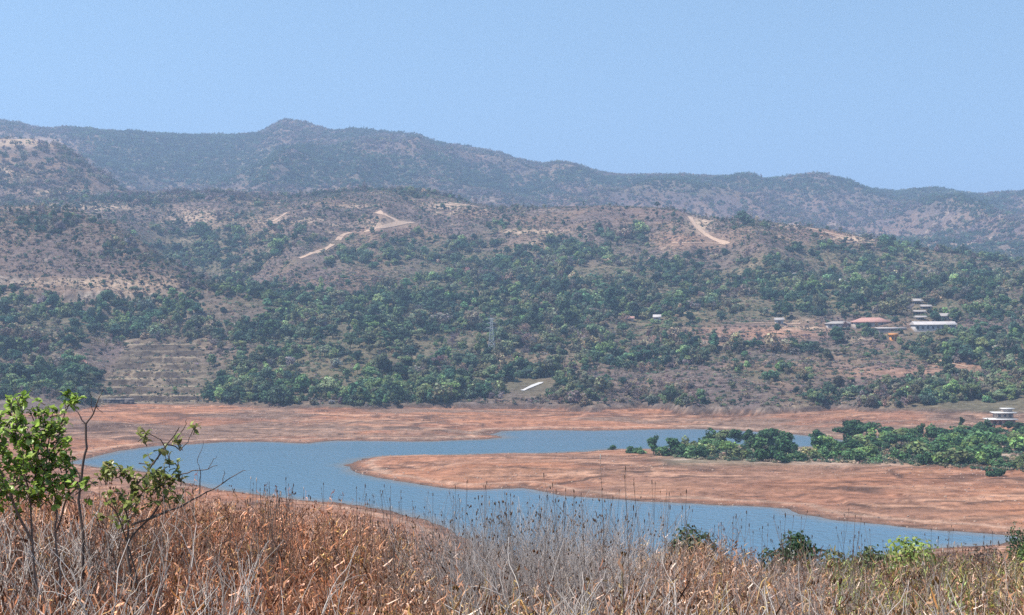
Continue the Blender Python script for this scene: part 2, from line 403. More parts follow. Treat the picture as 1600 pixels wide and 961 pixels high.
    out = lerp(out, c(.10, .075, .065), (scarp_shade * .6 * sstep(.3, .6, fbm(x / 30, y / 30, 98)))[..., None])  # shade of the bank's steep edge, painted into the ground colour
    # peninsula crest under the grove: grey litter, pale edge
    pen = sstep(1000, 1080, u) * sstep(482, 520, y) * (1 - sstep(590, 640, y)) * (1 - sstep(722, 736, v))
    out = lerp(out, lerp(c(.20, .17, .12), c(.42, .33, .26), sstep(.45, .7, n2)[..., None]), (pen * (sd > 6) * .85)[..., None])
    near = (1 - sstep(70, 250, y))
    litter = lerp(c(.13, .085, .055), c(.22, .13, .075), n2[..., None])
    out = lerp(out, litter, near[..., None])
    mid = sstep(70, 200, y) * (1 - sstep(300, 345, y)) * (sd > 12)
    out = lerp(out, lerp(c(.22, .15, .09), c(.14, .12, .06), n1[..., None]), (mid * .8)[..., None])
    return np.clip(out, 0.01, 1)

def build_terrain():
    r, c = GX.shape
    V = np.stack([GX, GY, GZ], -1).reshape(-1, 3)
    i = np.arange(r * c).reshape(r, c)
    Q = np.stack([i[:-1, :-1], i[:-1, 1:], i[1:, 1:], i[1:, :-1]], -1).reshape(-1, 4)
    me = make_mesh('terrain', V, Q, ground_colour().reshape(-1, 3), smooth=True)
    m, nt, out = new_mat('earth')
    vc = N(nt, 'ShaderNodeAttribute', attribute_name='Col')
    geo = N(nt, 'ShaderNodeNewGeometry')
    def noise(scale, detail=8, rough=.65, stretch=None):
        n = N(nt, 'ShaderNodeTexNoise'); n.inputs['Scale'].default_value = scale; n.inputs['Detail'].default_value = detail; n.inputs['Roughness'].default_value = rough
        src = geo.outputs['Position']
        if stretch:
            mp = N(nt, 'ShaderNodeMapping'); mp.inputs['Scale'].default_value = stretch
            nt.links.new(src, mp.inputs[0]); src = mp.outputs[0]
        nt.links.new(src, n.inputs['Vector']); return n
    n1 = noise(.25); n2 = noise(.9, 5); n3 = noise(.12, 6, .7, (0.35, 1.6, 6.0))
    mr = N(nt, 'ShaderNodeMapRange'); mr.inputs['From Min'].default_value = .3; mr.inputs['From Max'].default_value = .7; mr.inputs['To Min'].default_value = .55; mr.inputs['To Max'].default_value = 1.4
    nt.links.new(n1.outputs['Fac'], mr.inputs['Value'])
    mr2 = N(nt, 'ShaderNodeMapRange'); mr2.inputs['From Min'].default_value = .3; mr2.inputs['From Max'].default_value = .7; mr2.inputs['To Min'].default_value = .7; mr2.inputs['To Max'].default_value = 1.25
    nt.links.new(n3.outputs['Fac'], mr2.inputs['Value'])
    mu = N(nt, 'ShaderNodeMath', operation='MULTIPLY'); nt.links.new(mr.outputs[0], mu.inputs[0]); nt.links.new(mr2.outputs[0], mu.inputs[1])
    mx = N(nt, 'ShaderNodeMix', data_type='RGBA', blend_type='MULTIPLY'); mx.inputs[0].default_value = 1
    nt.links.new(vc.outputs['Color'], mx.inputs[6]); nt.links.new(mu.outputs[0], mx.inputs[7])
    b = N(nt, 'ShaderNodeBsdfDiffuse'); nt.links.new(mx.outputs[2], b.inputs[0])
    bu = N(nt, 'ShaderNodeBump'); bu.inputs['Strength'].default_value = .7; bu.inputs['Distance'].default_value = 1.2
    ad = N(nt, 'ShaderNodeMath', operation='ADD'); nt.links.new(n1.outputs['Fac'], ad.inputs[0]); nt.links.new(n2.outputs['Fac'], ad.inputs[1])
    nt.links.new(ad.outputs[0], bu.inputs['Height']); nt.links.new(bu.outputs[0], b.inputs['Normal'])
    nt.links.new(b.outputs[0], out.inputs[0])
    o = link('ground', me, m); tag(o, kind='structure')
build_terrain()

def build_water():
    x0, x1, y0, y1 = -420, 420, 290, 760
    gx, gy = np.meshgrid(np.linspace(x0, x1, 211), np.linspace(y0, y1, 236))
    s_ = ground(gx, gy, GSD)
    col = lerp(np.array([.075, .150, .215])[None, None], np.array([.16, .15, .13])[None, None], (sstep(-7, -.5, s_) * .8)[..., None])
    ii = np.arange(gx.size).reshape(gx.shape)
    me = make_mesh('water', np.stack([gx, gy, gx * 0], -1).reshape(-1, 3), np.stack([ii[:-1, :-1], ii[:-1, 1:], ii[1:, 1:], ii[1:, :-1]], -1).reshape(-1, 4), col.reshape(-1, 3))
    m, nt, out = new_mat('lake_water')
    b = N(nt, 'ShaderNodeBsdfPrincipled'); b.inputs['Base Color'].default_value = (.075, .150, .215, 1); b.inputs['Roughness'].default_value = .22; b.inputs['IOR'].default_value = 1.33
    geo = N(nt, 'ShaderNodeNewGeometry')
    vc = N(nt, 'ShaderNodeAttribute', attribute_name='Col'); nt.links.new(vc.outputs['Color'], b.inputs['Base Color'])
    ln = N(nt, 'ShaderNodeTexNoise'); ln.inputs['Scale'].default_value = 1.0; ln.inputs['Detail'].default_value = 4
    lm = N(nt, 'ShaderNodeMapping'); lm.inputs['Scale'].default_value = (.012, .05, 1); lm.inputs['Rotation'].default_value = (0, 0, .12)
    nt.links.new(geo.outputs['Position'], lm.inputs[0]); nt.links.new(lm.outputs[0], ln.inputs['Vector'])
    lr = N(nt, 'ShaderNodeMapRange'); lr.inputs['From Min'].default_value = .35; lr.inputs['From Max'].default_value = .65; lr.inputs['To Min'].default_value = .25; lr.inputs['To Max'].default_value = 1.0
    nt.links.new(ln.outputs['Fac'], lr.inputs['Value'])
    mp = N(nt, 'ShaderNodeMapping'); mp.inputs['Scale'].default_value = (1.0, .55, 1); mp.inputs['Rotation'].default_value = (0, 0, .35)
    nt.links.new(geo.outputs['Position'], mp.inputs[0])
    n1 = N(nt, 'ShaderNodeTexNoise'); n1.inputs['Scale'].default_value = .55; n1.inputs['Detail'].default_value = 6
    nt.links.new(mp.outputs[0], n1.inputs['Vector'])
    bu = N(nt, 'ShaderNodeBump'); nt.links.new(lr.outputs[0], bu.inputs['Strength']); bu.inputs['Distance'].default_value = .6
    nt.links.new(n1.outputs['Fac'], bu.inputs['Height']); nt.links.new(bu.outputs[0], b.inputs['Normal'])
    nt.links.new(b.outputs[0], out.inputs[0])
    o = link('water', me, m); tag(o, kind='structure')
build_water()

# ------------------------------------------------------------------ dirt tracks draped on the hills
M_TRACK = mat_simple('track_earth', (.43, .29, .20), 1.0, .35, .4)
M_TRACK_PALE = mat_simple('track_concrete', (.52, .49, .47), 1.0, .2, .4)
TRACK_PTS = []
def track(px, width, mat, lift=.35):
    P = []
    for (u0, v0), (u1, v1) in zip(px[:-1], px[1:]):
        n = max(2, int(math.hypot(u1 - u0, v1 - v0) / 4))
        for k in range(n):
            P.append(at(u0 + (u1 - u0) * k / n, v0 + (v1 - v0) * k / n, 700))
    P.append(at(*px[-1], 700))
    P = np.array(P)
    if len(P) > 4:
        for _ in range(2):
            P[1:-1] = (P[:-2] + 2 * P[1:-1] + P[2:]) / 4
    Tn = np.gradient(P[:, :2], axis=0); Tn /= np.linalg.norm(Tn, axis=1)[:, None] + 1e-6
    Nn = np.c_[-Tn[:, 1], Tn[:, 0]]
    wid = .55 * width * (0.75 + 0.5 * vnoise(np.arange(len(P)) * .7, np.zeros(len(P)), 3))
    rows = []
    for k in np.linspace(-.5, .5, 5):
        xy = P[:, :2] + Nn * (k * wid)[:, None]
        rows.append(np.c_[xy, ground(xy[:, 0], xy[:, 1]) + lift])
    V = np.stack(rows, 1).reshape(-1, 3); n = len(P)
    i = np.arange(n * 5).reshape(n, 5)
    Q = np.stack([i[:-1, :-1], i[1:, :-1], i[1:, 1:], i[:-1, 1:]], -1).reshape(-1, 4)
    o = link('dirt_track', make_mesh('dirt_track', V, Q, smooth=True), mat); tag(o, kind='structure')
    for p in P: TRACK_PTS.append((p[0], p[1], width))
track([(590, 331), (600, 336), (617, 343), (622, 349)], 11, M_TRACK)
track([(645, 348), (625, 349), (600, 355), (570, 362)], 10, M_TRACK)
track([(548, 364), (535, 367), (528, 376)], 9, M_TRACK)
track([(520, 383), (505, 391), (485, 398), (468, 404)], 9, M_TRACK)
track([(448, 333), (437, 340), (426, 347)], 7, M_TRACK)
track([(1078, 339), (1084, 350), (1098, 364), (1112, 373), (1138, 382)], 9, M_TRACK)
track([(1050, 380), (1090, 380), (1138, 382)], 3, M_TRACK)
track([(1212, 349), (1240, 351), (1265, 357), (1300, 366), (1330, 372)], 7, M_TRACK)
track([(816, 611), (824, 608), (834, 603), (846, 598)], 5.0, M_TRACK_PALE)
TRACK_PTS[-8:] = [(a, b, 20) for a, b, w_ in TRACK_PTS[-8:]]
track([(1458, 561), (1475, 566), (1512, 574)], 3.5, M_TRACK)
track([(1080, 537), (1130, 537), (1170, 534)], 3, M_TRACK)
track([(1150, 505), (1220, 506), (1250, 507)], 2.5, M_TRACK)
track([(680, 322), (720, 319), (740, 323)], 8, M_TRACK)

# ------------------------------------------------------------------ buildings
BUILT = []                                                # (u, v, ru, rv) places kept clear of trees
M_WHITE = mat_simple('white_plaster', (.44, .39, .36), .8, .35, .5)
M_CREAM = mat_simple('cream_plaster', (.40, .32, .27), .8, .35, .5)
M_ROOFR = mat_simple('rose_tiles', (.42, .22, .18), .8, .35, 1.0)
M_ROOFW = mat_simple('pale_sheet_roof', (.46, .41, .39), .7, .35, .5)
M_ROOFG = mat_simple('grey_roof', (.33, .29, .27), .8, .4, .5)
M_SLAB = mat_simple('white_slab', (.66, .63, .60), .8, .25, .5)
M_GLASS = mat_simple('dark_window', (.05, .055, .065), .2)
M_WOOD = mat_simple('brown_door', (.14, .08, .05), .7)
M_ORANGE = mat_simple('orange_paint', (.62, .26, .07), .7, .1, 1)
M_STEEL = mat_simple('galvanised_steel', (.34, .36, .38), .6)

def hip_roof(w, d, h, z0, over=.8, gable=False, t=.25):
    x, y = w / 2 + over, d / 2 + over
    r = max(w / 2 - d / 2, 0.15 * w) if not gable else x
    V = [[-x, -y, z0], [x, -y, z0], [x, y, z0], [-x, y, z0], [-r, 0, z0 + h], [r, 0, z0 + h],
         [-x, -y, z0 - t], [x, -y, z0 - t], [x, y, z0 - t], [-x, y, z0 - t]]
    Q = [[0, 1, 5, 4], [2, 3, 4, 5], [1, 2, 5, 5], [3, 0, 4, 4], [6, 7, 1, 0], [7, 8, 2, 1], [8, 9, 3, 2], [9, 6, 0, 3], [9, 8, 7, 6]]
    m = MB()
    m.add(V, [q for q in Q if len(set(q)) == 4])
    tri = [q[:3] for q in Q if len(set(q)) == 3]
    for a, b, c in tri:
        mid = [(V[b][i] + V[c][i]) / 2 for i in range(3)]
        m.add([V[a], V[b], mid, V[c]], [[0, 1, 2, 3]])
    return m

def building(name, u, v, wpx, hpx, label, wall, roof, roofh=.35, depth=None, kind='hip', nwin=3, rz=0.0, cat='house', posts=False, group=None):
    x, y, z = at(u, v, 420)
    k = y / F
    w = wpx * k; h = hpx * k; d = depth or max(4.0, min(w * .6, 11))
    root = empty(name, (x, y + d / 2, z), rz); tag(root, label, cat, group)
    BUILT.append((u, v, wpx * .5 + 3, 0)); BX.append((x, y, w))
    hw = h * (1 - roofh)
    if posts:
        for sx in (-1, 1):
            for sy in (-1, 1):
                m = MB(); m.box((sx * (w / 2 - .25), sy * (d / 2 - .25), hw / 2 - 1), (.35, .35, hw + 2)); link('post', m.mesh('post'), wall, root)
        m = MB(); m.box((0, d / 4, hw / 2 - 1), (w * .7, d * .4, hw + 1.9)); link('wall', m.mesh('wall'), wall, root)
    else:
        m = MB(); m.box((0, 0, hw / 2 - 1.5), (w, d, hw + 3)); link('wall', m.mesh('wall'), wall, root)
    if kind == 'flat':
        m = MB(); m.box((0, 0, hw + h * roofh / 2 + .003), (w + 1.2, d + 1.2, max(.3, h * roofh)))
    else:
        m = hip_roof(w, d, h * roofh, hw + .26, .7, kind == 'gable')
    link('roof', m.mesh('roof'), roof, root)
    if not posts:
        for i in range(nwin):
            wx = -w / 2 + (i + .5) * w / nwin
            ww = min(1.6, w / nwin * .5)
            if i == nwin // 2:
                m = MB(); m.box((wx, -d / 2 - .02, hw * .38), (ww, .12, hw * .76)); link('door', m.mesh('door'), M_WOOD, root)
            else:
                m = MB(); m.box((wx, -d / 2 - .02, hw * .55), (ww, .1, hw * .45)); link('window', m.mesh('window'), M_GLASS, root)
    return root
BX = []
building('long_house', 1364, 511, 56, 14, 'long house with rose red tiled roof among trees up the right slope', M_CREAM, M_ROOFR, .5, 12, 'hip', 6)
building('side_wing', 1313, 512, 40, 9, 'low pale house just left of the rose roofed long house', M_WHITE, M_ROOFG, .4, 8, 'hip', 4)
building('white_hall', 1462, 517, 64, 14, 'long white hall with row of dark windows, rightmost of the large buildings', M_WHITE, M_ROOFW, .35, 11, 'gable', 8, cat='hall')
building('flat_roofed_shed', 1394, 518, 42, 6, 'low flat white roofed shed in front of the rose roofed long house', M_CREAM, M_ROOFW, .45, 8, 'flat', 3, cat='shed')
building('garden_pavilion', 1435, 476, 13, 8, 'small hip roofed pavilion, topmost of the pale roofs stepping up the slope', M_CREAM, M_ROOFG, .45, 5, 'gable', 2, posts=True, cat='pavilion')
building('garden_pavilion', 1448, 483, 14, 6, 'small pavilion on the right, second from the top of the stepped pale roofs', M_CREAM, M_ROOFG, .45, 5, 'gable', 2, posts=True, cat='pavilion')
building('garden_pavilion', 1438, 491, 17, 6, 'wide pavilion third from the top of the stepped pale roofs', M_CREAM, M_ROOFG, .4, 6, 'gable', 2, posts=True, cat='pavilion')
building('garden_pavilion', 1440, 500, 15, 6, 'lowest pavilion of the stepped pale roofs, just above the white hall', M_CREAM, M_ROOFG, .4, 6, 'gable', 2, posts=True, cat='pavilion')
building('ridge_hut', 1477, 501, 12, 11, 'small ridge roofed hut right behind the long white hall', M_WHITE, M_ROOFG, .4, 5, 'gable', 1, cat='hut')
building('hillside_hut', 1243, 433, 14, 6, 'lone pale roofed hut in the wood, left of two on upper slope', M_CREAM, M_ROOFW, .5, 5, 'hip', 1, cat='hut')
building('hillside_hut', 1311, 443, 20, 7, 'lone pale roofed hut in the wood, right of two on upper slope', M_CREAM, M_ROOFW, .5, 6, 'hip', 2, cat='hut')
building('orange_kiosk', 1397, 533, 10, 12, 'small orange kiosk below the flat roofed white shed', M_ORANGE, M_ORANGE, .3, 4, 'flat', 2, cat='kiosk')
building('field_hut', 1218, 506, 12, 9, 'tiny white hut at the edge of the red terraced fields', M_WHITE, M_ROOFG, .4, 4, 'gable', 1, cat='hut')
building('field_hut', 1027, 501, 10, 9, 'tiny white hut in the trees left of the red fields', M_WHITE, M_ROOFW, .45, 4, 'gable', 1, cat='hut')
building('field_hut', 984, 502, 12, 7, 'tiny pinkish hut in the trees, left of the tiny white one', M_CREAM, M_ROOFR, .45, 4, 'gable', 1, cat='hut')
building('field_hut', 642, 556, 9, 5, 'tiny white hut deep in the wood left of the pylon', M_WHITE, M_ROOFW, .45, 4, 'gable', 1, cat='hut')

def lake_house():
    x, y, z = at(1568, 664, 560)
    k = y / F
    root = empty('lake_house', (x, y, z), 0, 1.0); tag(root, 'white flat roofed house with stepped slabs behind the peninsula grove', 'house')
    m = MB(); m.box((0, 3.5, .2), (11.5, 6.5, 4.4)); link('wall', m.mesh('wall'), M_CREAM, root)
    m = MB(); m.box((1.5, 5, 3.9), (8, 5, 2.8)); link('upper_wall', m.mesh('upper_wall'), M_CREAM, root)
    for cx, cy, cz, w, d in ((-.6, 2.6, 2.6, 14, 8.5), (1.6, 4.6, 5.5, 11, 6.5), (3.8, 6, 7.3, 6, 4)):
        m = MB(); m.box((cx, cy, cz), (w, d, .38)); link('roof_slab', m.mesh('roof_slab'), M_SLAB, root)
    m = MB(); m.box((3.4, 6, 6.2), (4.5, 3, 1.8)); link('stair_tower', m.mesh('stair_tower'), M_CREAM, root)
    for wx in (-4, -1.4, 1.4, 4):
        m = MB(); m.box((wx, .22, 1.0), (1.5, .1, 1.5)); link('window', m.mesh('window'), M_GLASS, root)
    for wx in (-1, 1.5, 4):
        m = MB(); m.box((wx, 2.47, 4.2), (1.3, .1, 1.2)); link('window', m.mesh('window'), M_GLASS, root)
    BUILT.append((1566, 668, 26, 0)); BX.append((x, y, 13))
lake_house()
def tarp_shelter():
    x, y, z = at(1374, 692, 420)
    root = empty('tarp_shelter', (x, y, z)); tag(root, 'small white sheet roofed shelter in the middle of peninsula grove', 'shelter')
    m = hip_roof(3.2, 2.4, .6, 2.2, .2, True, .08); link('roof', m.mesh('roof'), M_ROOFW, root)
    for sx in (-1, 1):
        for sy in (-1, 1):
            m = MB(); m.box((sx * 1.5, sy * 1.1, 1.0), (.12, .12, 2.25)); link('post', m.mesh('post'), M_WOOD, root)
    BX.append((x, y, 3))
tarp_shelter()

def embankment():
    x, y, z = at(166, 630, 700)
    k = y / F; L = 84 * k
    root = empty('embankment_wall', (x, y + 1.5, z)); tag(root, 'low dark stone embankment wall at the foot of the terraced field', 'wall')
    m = MB()
    for i in range(12):
        cx = -L / 2 + (i + .5) * L / 12
        m.box((cx, random.uniform(-.12, .12), .2), (L / 12 + .01 * i, 1.2 + .02 * i, 3.2 + random.uniform(-.25, .25)))
    link('stonework', m.mesh('stonework'), mat_simple('dark_stone', (.10, .085, .085), .9, .5, .8), root)
    m = MB()
    for i in range(6):
        cx = -L / 2 + (i + .5) * L / 6
        m.box((cx, .1, 2.05 + random.uniform(-.05, .08)), (L / 6 - .15, 1.9, .32))
    link('coping', m.mesh('coping'), M_WHITE, root)
    BX.append((x, y, L))
embankment()

def pylon():
    x, y, z = at(768, 552, 700)
    H = 22.0
    root = empty('lattice_pylon', (x, y, z)); tag(root, 'grey steel lattice pylon rising from the wood across the lake', 'pylon')
    m = MB(); lv = np.linspace(0, 1, 8)
    def half(t): return 2.0 * (1 - t) ** 1.1 + .35
    for sx in (-1, 1):
        for sy in (-1, 1):
            m.tube([(sx * half(t), sy * half(t), -1 + t * (H + 1)) for t in lv], .16, 4)
    for a, b in zip(lv[:-1], lv[1:]):
        ha, hb, za, zb = half(a), half(b), -1 + a * (H + 1), -1 + b * (H + 1)
        for sy in (-1, 1):
            m.tube([(-ha, sy * ha, za), (hb, sy * hb, zb)], .09, 4); m.tube([(ha, sy * ha, za), (-hb, sy * hb, zb)], .09, 4)
            m.tube([(sy * ha, -ha, za), (sy * hb, hb, zb)], .09, 4); m.tube([(sy * ha, ha, za), (sy * hb, -hb, zb)], .09, 4)
            m.tube([(-hb, sy * hb, zb), (hb, sy * hb, zb)], .08, 4); m.tube([(sy * hb, -hb, zb), (sy * hb, hb, zb)], .08, 4)
    link('lattice_frame', m.mesh('lattice_frame'), M_STEEL, root)
    for zz, L in ((H * .72, 3.6), (H * .86, 3.0), (H * .98, 2.2)):
        m = MB()
        for s in (-1, 1):
            m.tube([(0, 0, zz + .8), (s * L, 0, zz)], .12, 4); m.tube([(0, 0, zz - .1), (s * L, 0, zz)], .12, 4)
        link('cross_arm', m.mesh('cross_arm'), M_STEEL, root)
    BX.append((x, y, 3))
pylon()

# ------------------------------------------------------------------ plant prototypes
def rand_unit(n, r):
    v = r.normal(size=(n, 3)); return v / np.linalg.norm(v, axis=1)[:, None]

def leaf_cloud(r, lobes, per, size, colvar=.35, flat=1.0):
    """many small leaf clumps on and in a set of lobes (cx,cy,cz,rx,rz)"""
    V = []; C = []
    for cx, cy, cz, rx, rz in lobes:
        n = int(per * (rx * rx * .6 + rx * rz * .6))
        d = rand_unit(n, r); rad = r.uniform(.55, 1.08, n) ** .7
        p = np.c_[d[:, 0] * rx, d[:, 1] * rx, d[:, 2] * rz] * rad[:, None] + [cx, cy, cz]
        nn = d + r.normal(size=(n, 3)) * .55 + [0, 0, .25]; nn /= np.linalg.norm(nn, axis=1)[:, None]
        a = np.cross(nn, rand_unit(n, r)); a /= np.linalg.norm(a, axis=1)[:, None] + 1e-9
        b = np.cross(nn, a)
        s = size * r.uniform(.55, 1.35, n)[:, None]; s2 = s * r.uniform(.5, .9, n)[:, None]
        q = np.stack([p - a * s, p - b * s2 + nn * s * .15, p + a * s, p + b * s2 - nn * s * .1], 1)
        V.append(q.reshape(-1, 3))
        lobe_tone = r.uniform(.8, 1.2)
        c = lobe_tone * np.exp(r.normal(0, colvar * .6, n))[:, None] * np.array([1, 1, 1])[None, :]
        c = c * (1 + r.normal(0, .07, (n, 3)))
        C.append(np.repeat(np.clip(c, .3, 2.2), 4, axis=0))
    V = np.concatenate(V); C = np.concatenate(C)
    return V, np.arange(len(V)).reshape(-1, 4), C

def trunk_mb(r, h, rad, nb=5, spread=2.0, top=.75):
    m = MB()
    bend = r.normal(0, .25, 2)
    def ax(t): return np.array([bend[0] * t * t * 2, bend[1] * t * t * 2, h * t])
    m.tube([ax(t) + [0, 0, -.5 if t == 0 else 0] for t in np.linspace(0, top, 5)], np.linspace(rad, rad * .4, 5), 6)
    for i in range(nb):
        t = r.uniform(.3, top); a = r.uniform(0, 6.28); L = spread * r.uniform(.5, 1)
        p0 = ax(t); p2 = p0 + [math.cos(a) * L, math.sin(a) * L, h * r.uniform(.12, .3)]
        m.tube([p0, (p0 + p2) / 2 + [0, 0, .2], p2], [rad * .4, rad * .28, rad * .12], 5)
    return m

def tree_proto(seed, kind):
    r = np.random.default_rng(seed)
    L = []
    if kind == 'round':
        H = 8; n = 11
        for i in range(n):
            a = r.uniform(0, 6.28); q = r.uniform(.3, 2.5); zz = r.uniform(2.6, 6.6)
            q *= 1.1 - abs(zz - 4.2) / 5
            L.append((math.cos(a) * q, math.sin(a) * q, zz, r.uniform(.9, 1.6), r.uniform(.7, 1.2)))
        L.append((0, 0, 5, 1.9, 1.6)); sz = .36; per = 62; tr = trunk_mb(r, 7, .22, 6, 2)
    elif kind == 'broad':
        H = 7
        for i in range(13):
            a = r.uniform(0, 6.28); q = r.uniform(.6, 3.6); zz = 4.9 - q * .35 + r.uniform(-.8, .9)
            L.append((math.cos(a) * q, math.sin(a) * q, zz, r.uniform(.9, 1.6), r.uniform(.5, .95)))
        sz = .36; per = 60; tr = trunk_mb(r, 6, .25, 7, 3)
    elif kind == 'tall':
        H = 10
        for i in range(12):
            a = r.uniform(0, 6.28); q = r.uniform(.1, 1.5); zz = r.uniform(2.5, 9.2)
            L.append((math.cos(a) * q, math.sin(a) * q, zz, r.uniform(.7, 1.3), r.uniform(.8, 1.4)))
        sz = .36; per = 62; tr = trunk_mb(r, 9, .2, 5, 1.4)
    elif kind == 'bush':
        H = 3.5
        for i in range(9):
            a = r.uniform(0, 6.28); q = r.uniform(.2, 1.7); zz = r.uniform(.6, 2.5) * (1.1 - q / 3.5)
            L.append((math.cos(a) * q, math.sin(a) * q, zz, r.uniform(.7, 1.15), r.uniform(.5, .9)))
        sz = .3; per = 75; tr = trunk_mb(r, 2.2, .1, 6, 1.2)
    elif kind == 'sparse':
        H = 6
        for i in range(9):
            a = r.uniform(0, 6.28); q = r.uniform(.4, 2.1); zz = r.uniform(2.2, 5.6)
            L.append((math.cos(a) * q, math.sin(a) * q, zz, r.uniform(.6, 1.2), r.uniform(.5, 1.0)))
        sz = .24; per = 42; tr = trunk_mb(r, 6, .16, 14, 2.2, .9)
    V, Q, C = leaf_cloud(r, L, per, sz)
    m = MB(); m.add(V, Q, C)
    return m.mesh('crown_' + kind), tr.mesh('trunk_' + kind)

KINDS = ['round', 'round', 'round', 'broad', 'broad', 'tall', 'tall', 'bush', 'bush', 'bush', 'sparse', 'sparse']
PROT = [tree_proto(100 + i, k) for i, k in enumerate(KINDS)]
BY = {k: [i for i, q in enumerate(KINDS) if q == k] for k in set(KINDS)}
KH = {'round': 7.6, 'broad': 6.4, 'tall': 10.2, 'bush': 3.2, 'sparse': 6.6}
for c_, t_ in PROT:
    c_.materials.append(M_LEAF); t_.materials.append(M_BARK)

def joined_proto(i):
    """crown and trunk in one mesh, for the instanced wood"""
    c_, t_ = PROT[i]
    m = MB()
    for me, k in ((t_, .0), (c_, 1.0)):
        V = np.empty(len(me.vertices) * 3, np.float32); me.vertices.foreach_get('co', V)
        Q = np.empty(len(me.loops), np.int32); me.loops.foreach_get('vertex_index', Q)
        C = np.empty(len(me.vertices) * 4, np.float32); me.attributes['Col'].data.foreach_get('color', C)
        C = C.reshape(-1, 4)[:, :3] if k else np.tile([1.3, 1.1, 1.0], (len(me.vertices), 1))
        m.add(V.reshape(-1, 3), Q.reshape(-1, 4), C)
    return m.mesh('wood_tree')

def proto_collection(name, meshes, mat):
    c = bpy.data.collections.new(name)
    for i, me in enumerate(meshes):
        if not len(me.materials): me.materials.append(mat)
        o = bpy.data.objects.new('%s_%02d' % (name, i), me); c.objects.link(o)
    return c

def scatter(name, pts, rot, scl, idx, tint, coll, label, tilt=None):
    """one object of kind stuff: plants set out on its points by geometry nodes"""
    n = len(pts)
    me = bpy.data.meshes.new(name); me.vertices.add(n); me.vertices.foreach_set('co', np.asarray(pts, np.float32).ravel())
    R = np.zeros((n, 3), np.float32); R[:, 2] = rot
    if tilt is not None: R[:, :2] = tilt
    a = me.attributes.new('rot', 'FLOAT_VECTOR', 'POINT'); a.data.foreach_set('vector', R.ravel())
    a = me.attributes.new('scl', 'FLOAT_VECTOR', 'POINT'); a.data.foreach_set('vector', np.asarray(scl, np.float32).ravel())
    a = me.attributes.new('idx', 'INT', 'POINT'); a.data.foreach_set('value', np.asarray(idx, np.int32))
    t = np.ones((n, 4), np.float32); t[:, :3] = tint
    a = me.attributes.new('tint', 'FLOAT_COLOR', 'POINT'); a.data.foreach_set('color', t.ravel())
    o = link(name, me)
    ng = bpy.data.node_groups.new(name + '_nodes', 'GeometryNodeTree')
    ng.interface.new_socket('Geometry', in_out='INPUT', socket_type='NodeSocketGeometry')
    ng.interface.new_socket('Geometry', in_out='OUTPUT', socket_type='NodeSocketGeometry')
    gi = ng.nodes.new('NodeGroupInput'); go = ng.nodes.new('NodeGroupOutput')
    ip = ng.nodes.new('GeometryNodeInstanceOnPoints'); ip.inputs['Pick Instance'].default_value = True
    ci = ng.nodes.new('GeometryNodeCollectionInfo'); ci.inputs['Collection'].default_value = coll
    ci.inputs['Separate Children'].default_value = True; ci.inputs['Reset Children'].default_value = True
    def na(nm, ty):
        q = ng.nodes.new('GeometryNodeInputNamedAttribute'); q.data_type = ty; q.inputs['Name'].default_value = nm; return q.outputs[0]
    L = ng.links.new
    L(gi.outputs[0], ip.inputs['Points']); L(ci.outputs[0], ip.inputs['Instance'])
    L(na('idx', 'INT'), ip.inputs['Instance Index'])
    e2r = ng.nodes.new('FunctionNodeEulerToRotation'); L(na('rot', 'FLOAT_VECTOR'), e2r.inputs[0]); L(e2r.outputs[0], ip.inputs['Rotation'])
    L(na('scl', 'FLOAT_VECTOR'), ip.inputs['Scale']); L(ip.outputs[0], go.inputs[0])
    md = o.modifiers.new('scatter', 'NODES'); md.node_group = ng
    tag(o, label, None, None, 'stuff')
    return o

# ------------------------------------------------------------------ trees: the largest as things, the rest as the wood
PAL = {'dark': (.058, .098, .066), 'mid': (.100, .155, .092), 'light': (.19, .245, .115), 'olive': (.170, .178, .110), 'tan': (.30, .24, .165), 'mauve': (.19, .155, .14)}
KEEP = []
EDGE = np.maximum.accumulate(np.where(GY > 300, (GZ - CZ) / np.maximum(GY, 5), -9), axis=0)

def visible(x, y, z, margin):
    e = ground(x, y, EDGE)
    return (z + margin - CZ) / y >= e - 1e-4

def sample(n, y0, y1, ulo=-130, uhi=1730):
    y = np.sqrt(rng.uniform(y0 * y0, y1 * y1, n)); u = rng.uniform(ulo, uhi, n)
    x = (u - 800) / F * y
    z = ground(x, y); v = VC + (CZ - z) * F / y
    return x, y, z, u, v

def clear_of_things(x, y):
    ok = np.ones(len(x), bool)
    for bx, by, w in BX:
        ok &= ~((np.abs(x - bx) < w / 2 + 2.5) & (y > by - 6) & (y < by + 11))
    T = np.array(TRACK_PTS)
    for tx, ty, w in T:
        ok &= ~((np.abs(x - tx) < w * .5 + 1.5) & (y > ty - w * .7 - 7) & (y < ty + w * .6))
    return ok

def tints(kindname, n):
    base = np.array([PAL[k] for k in kindname])
    return np.clip(base * np.exp(rng.normal(0, .22, n))[:, None] * (1 + rng.normal(0, .07, (n, 3))), .008, .6)

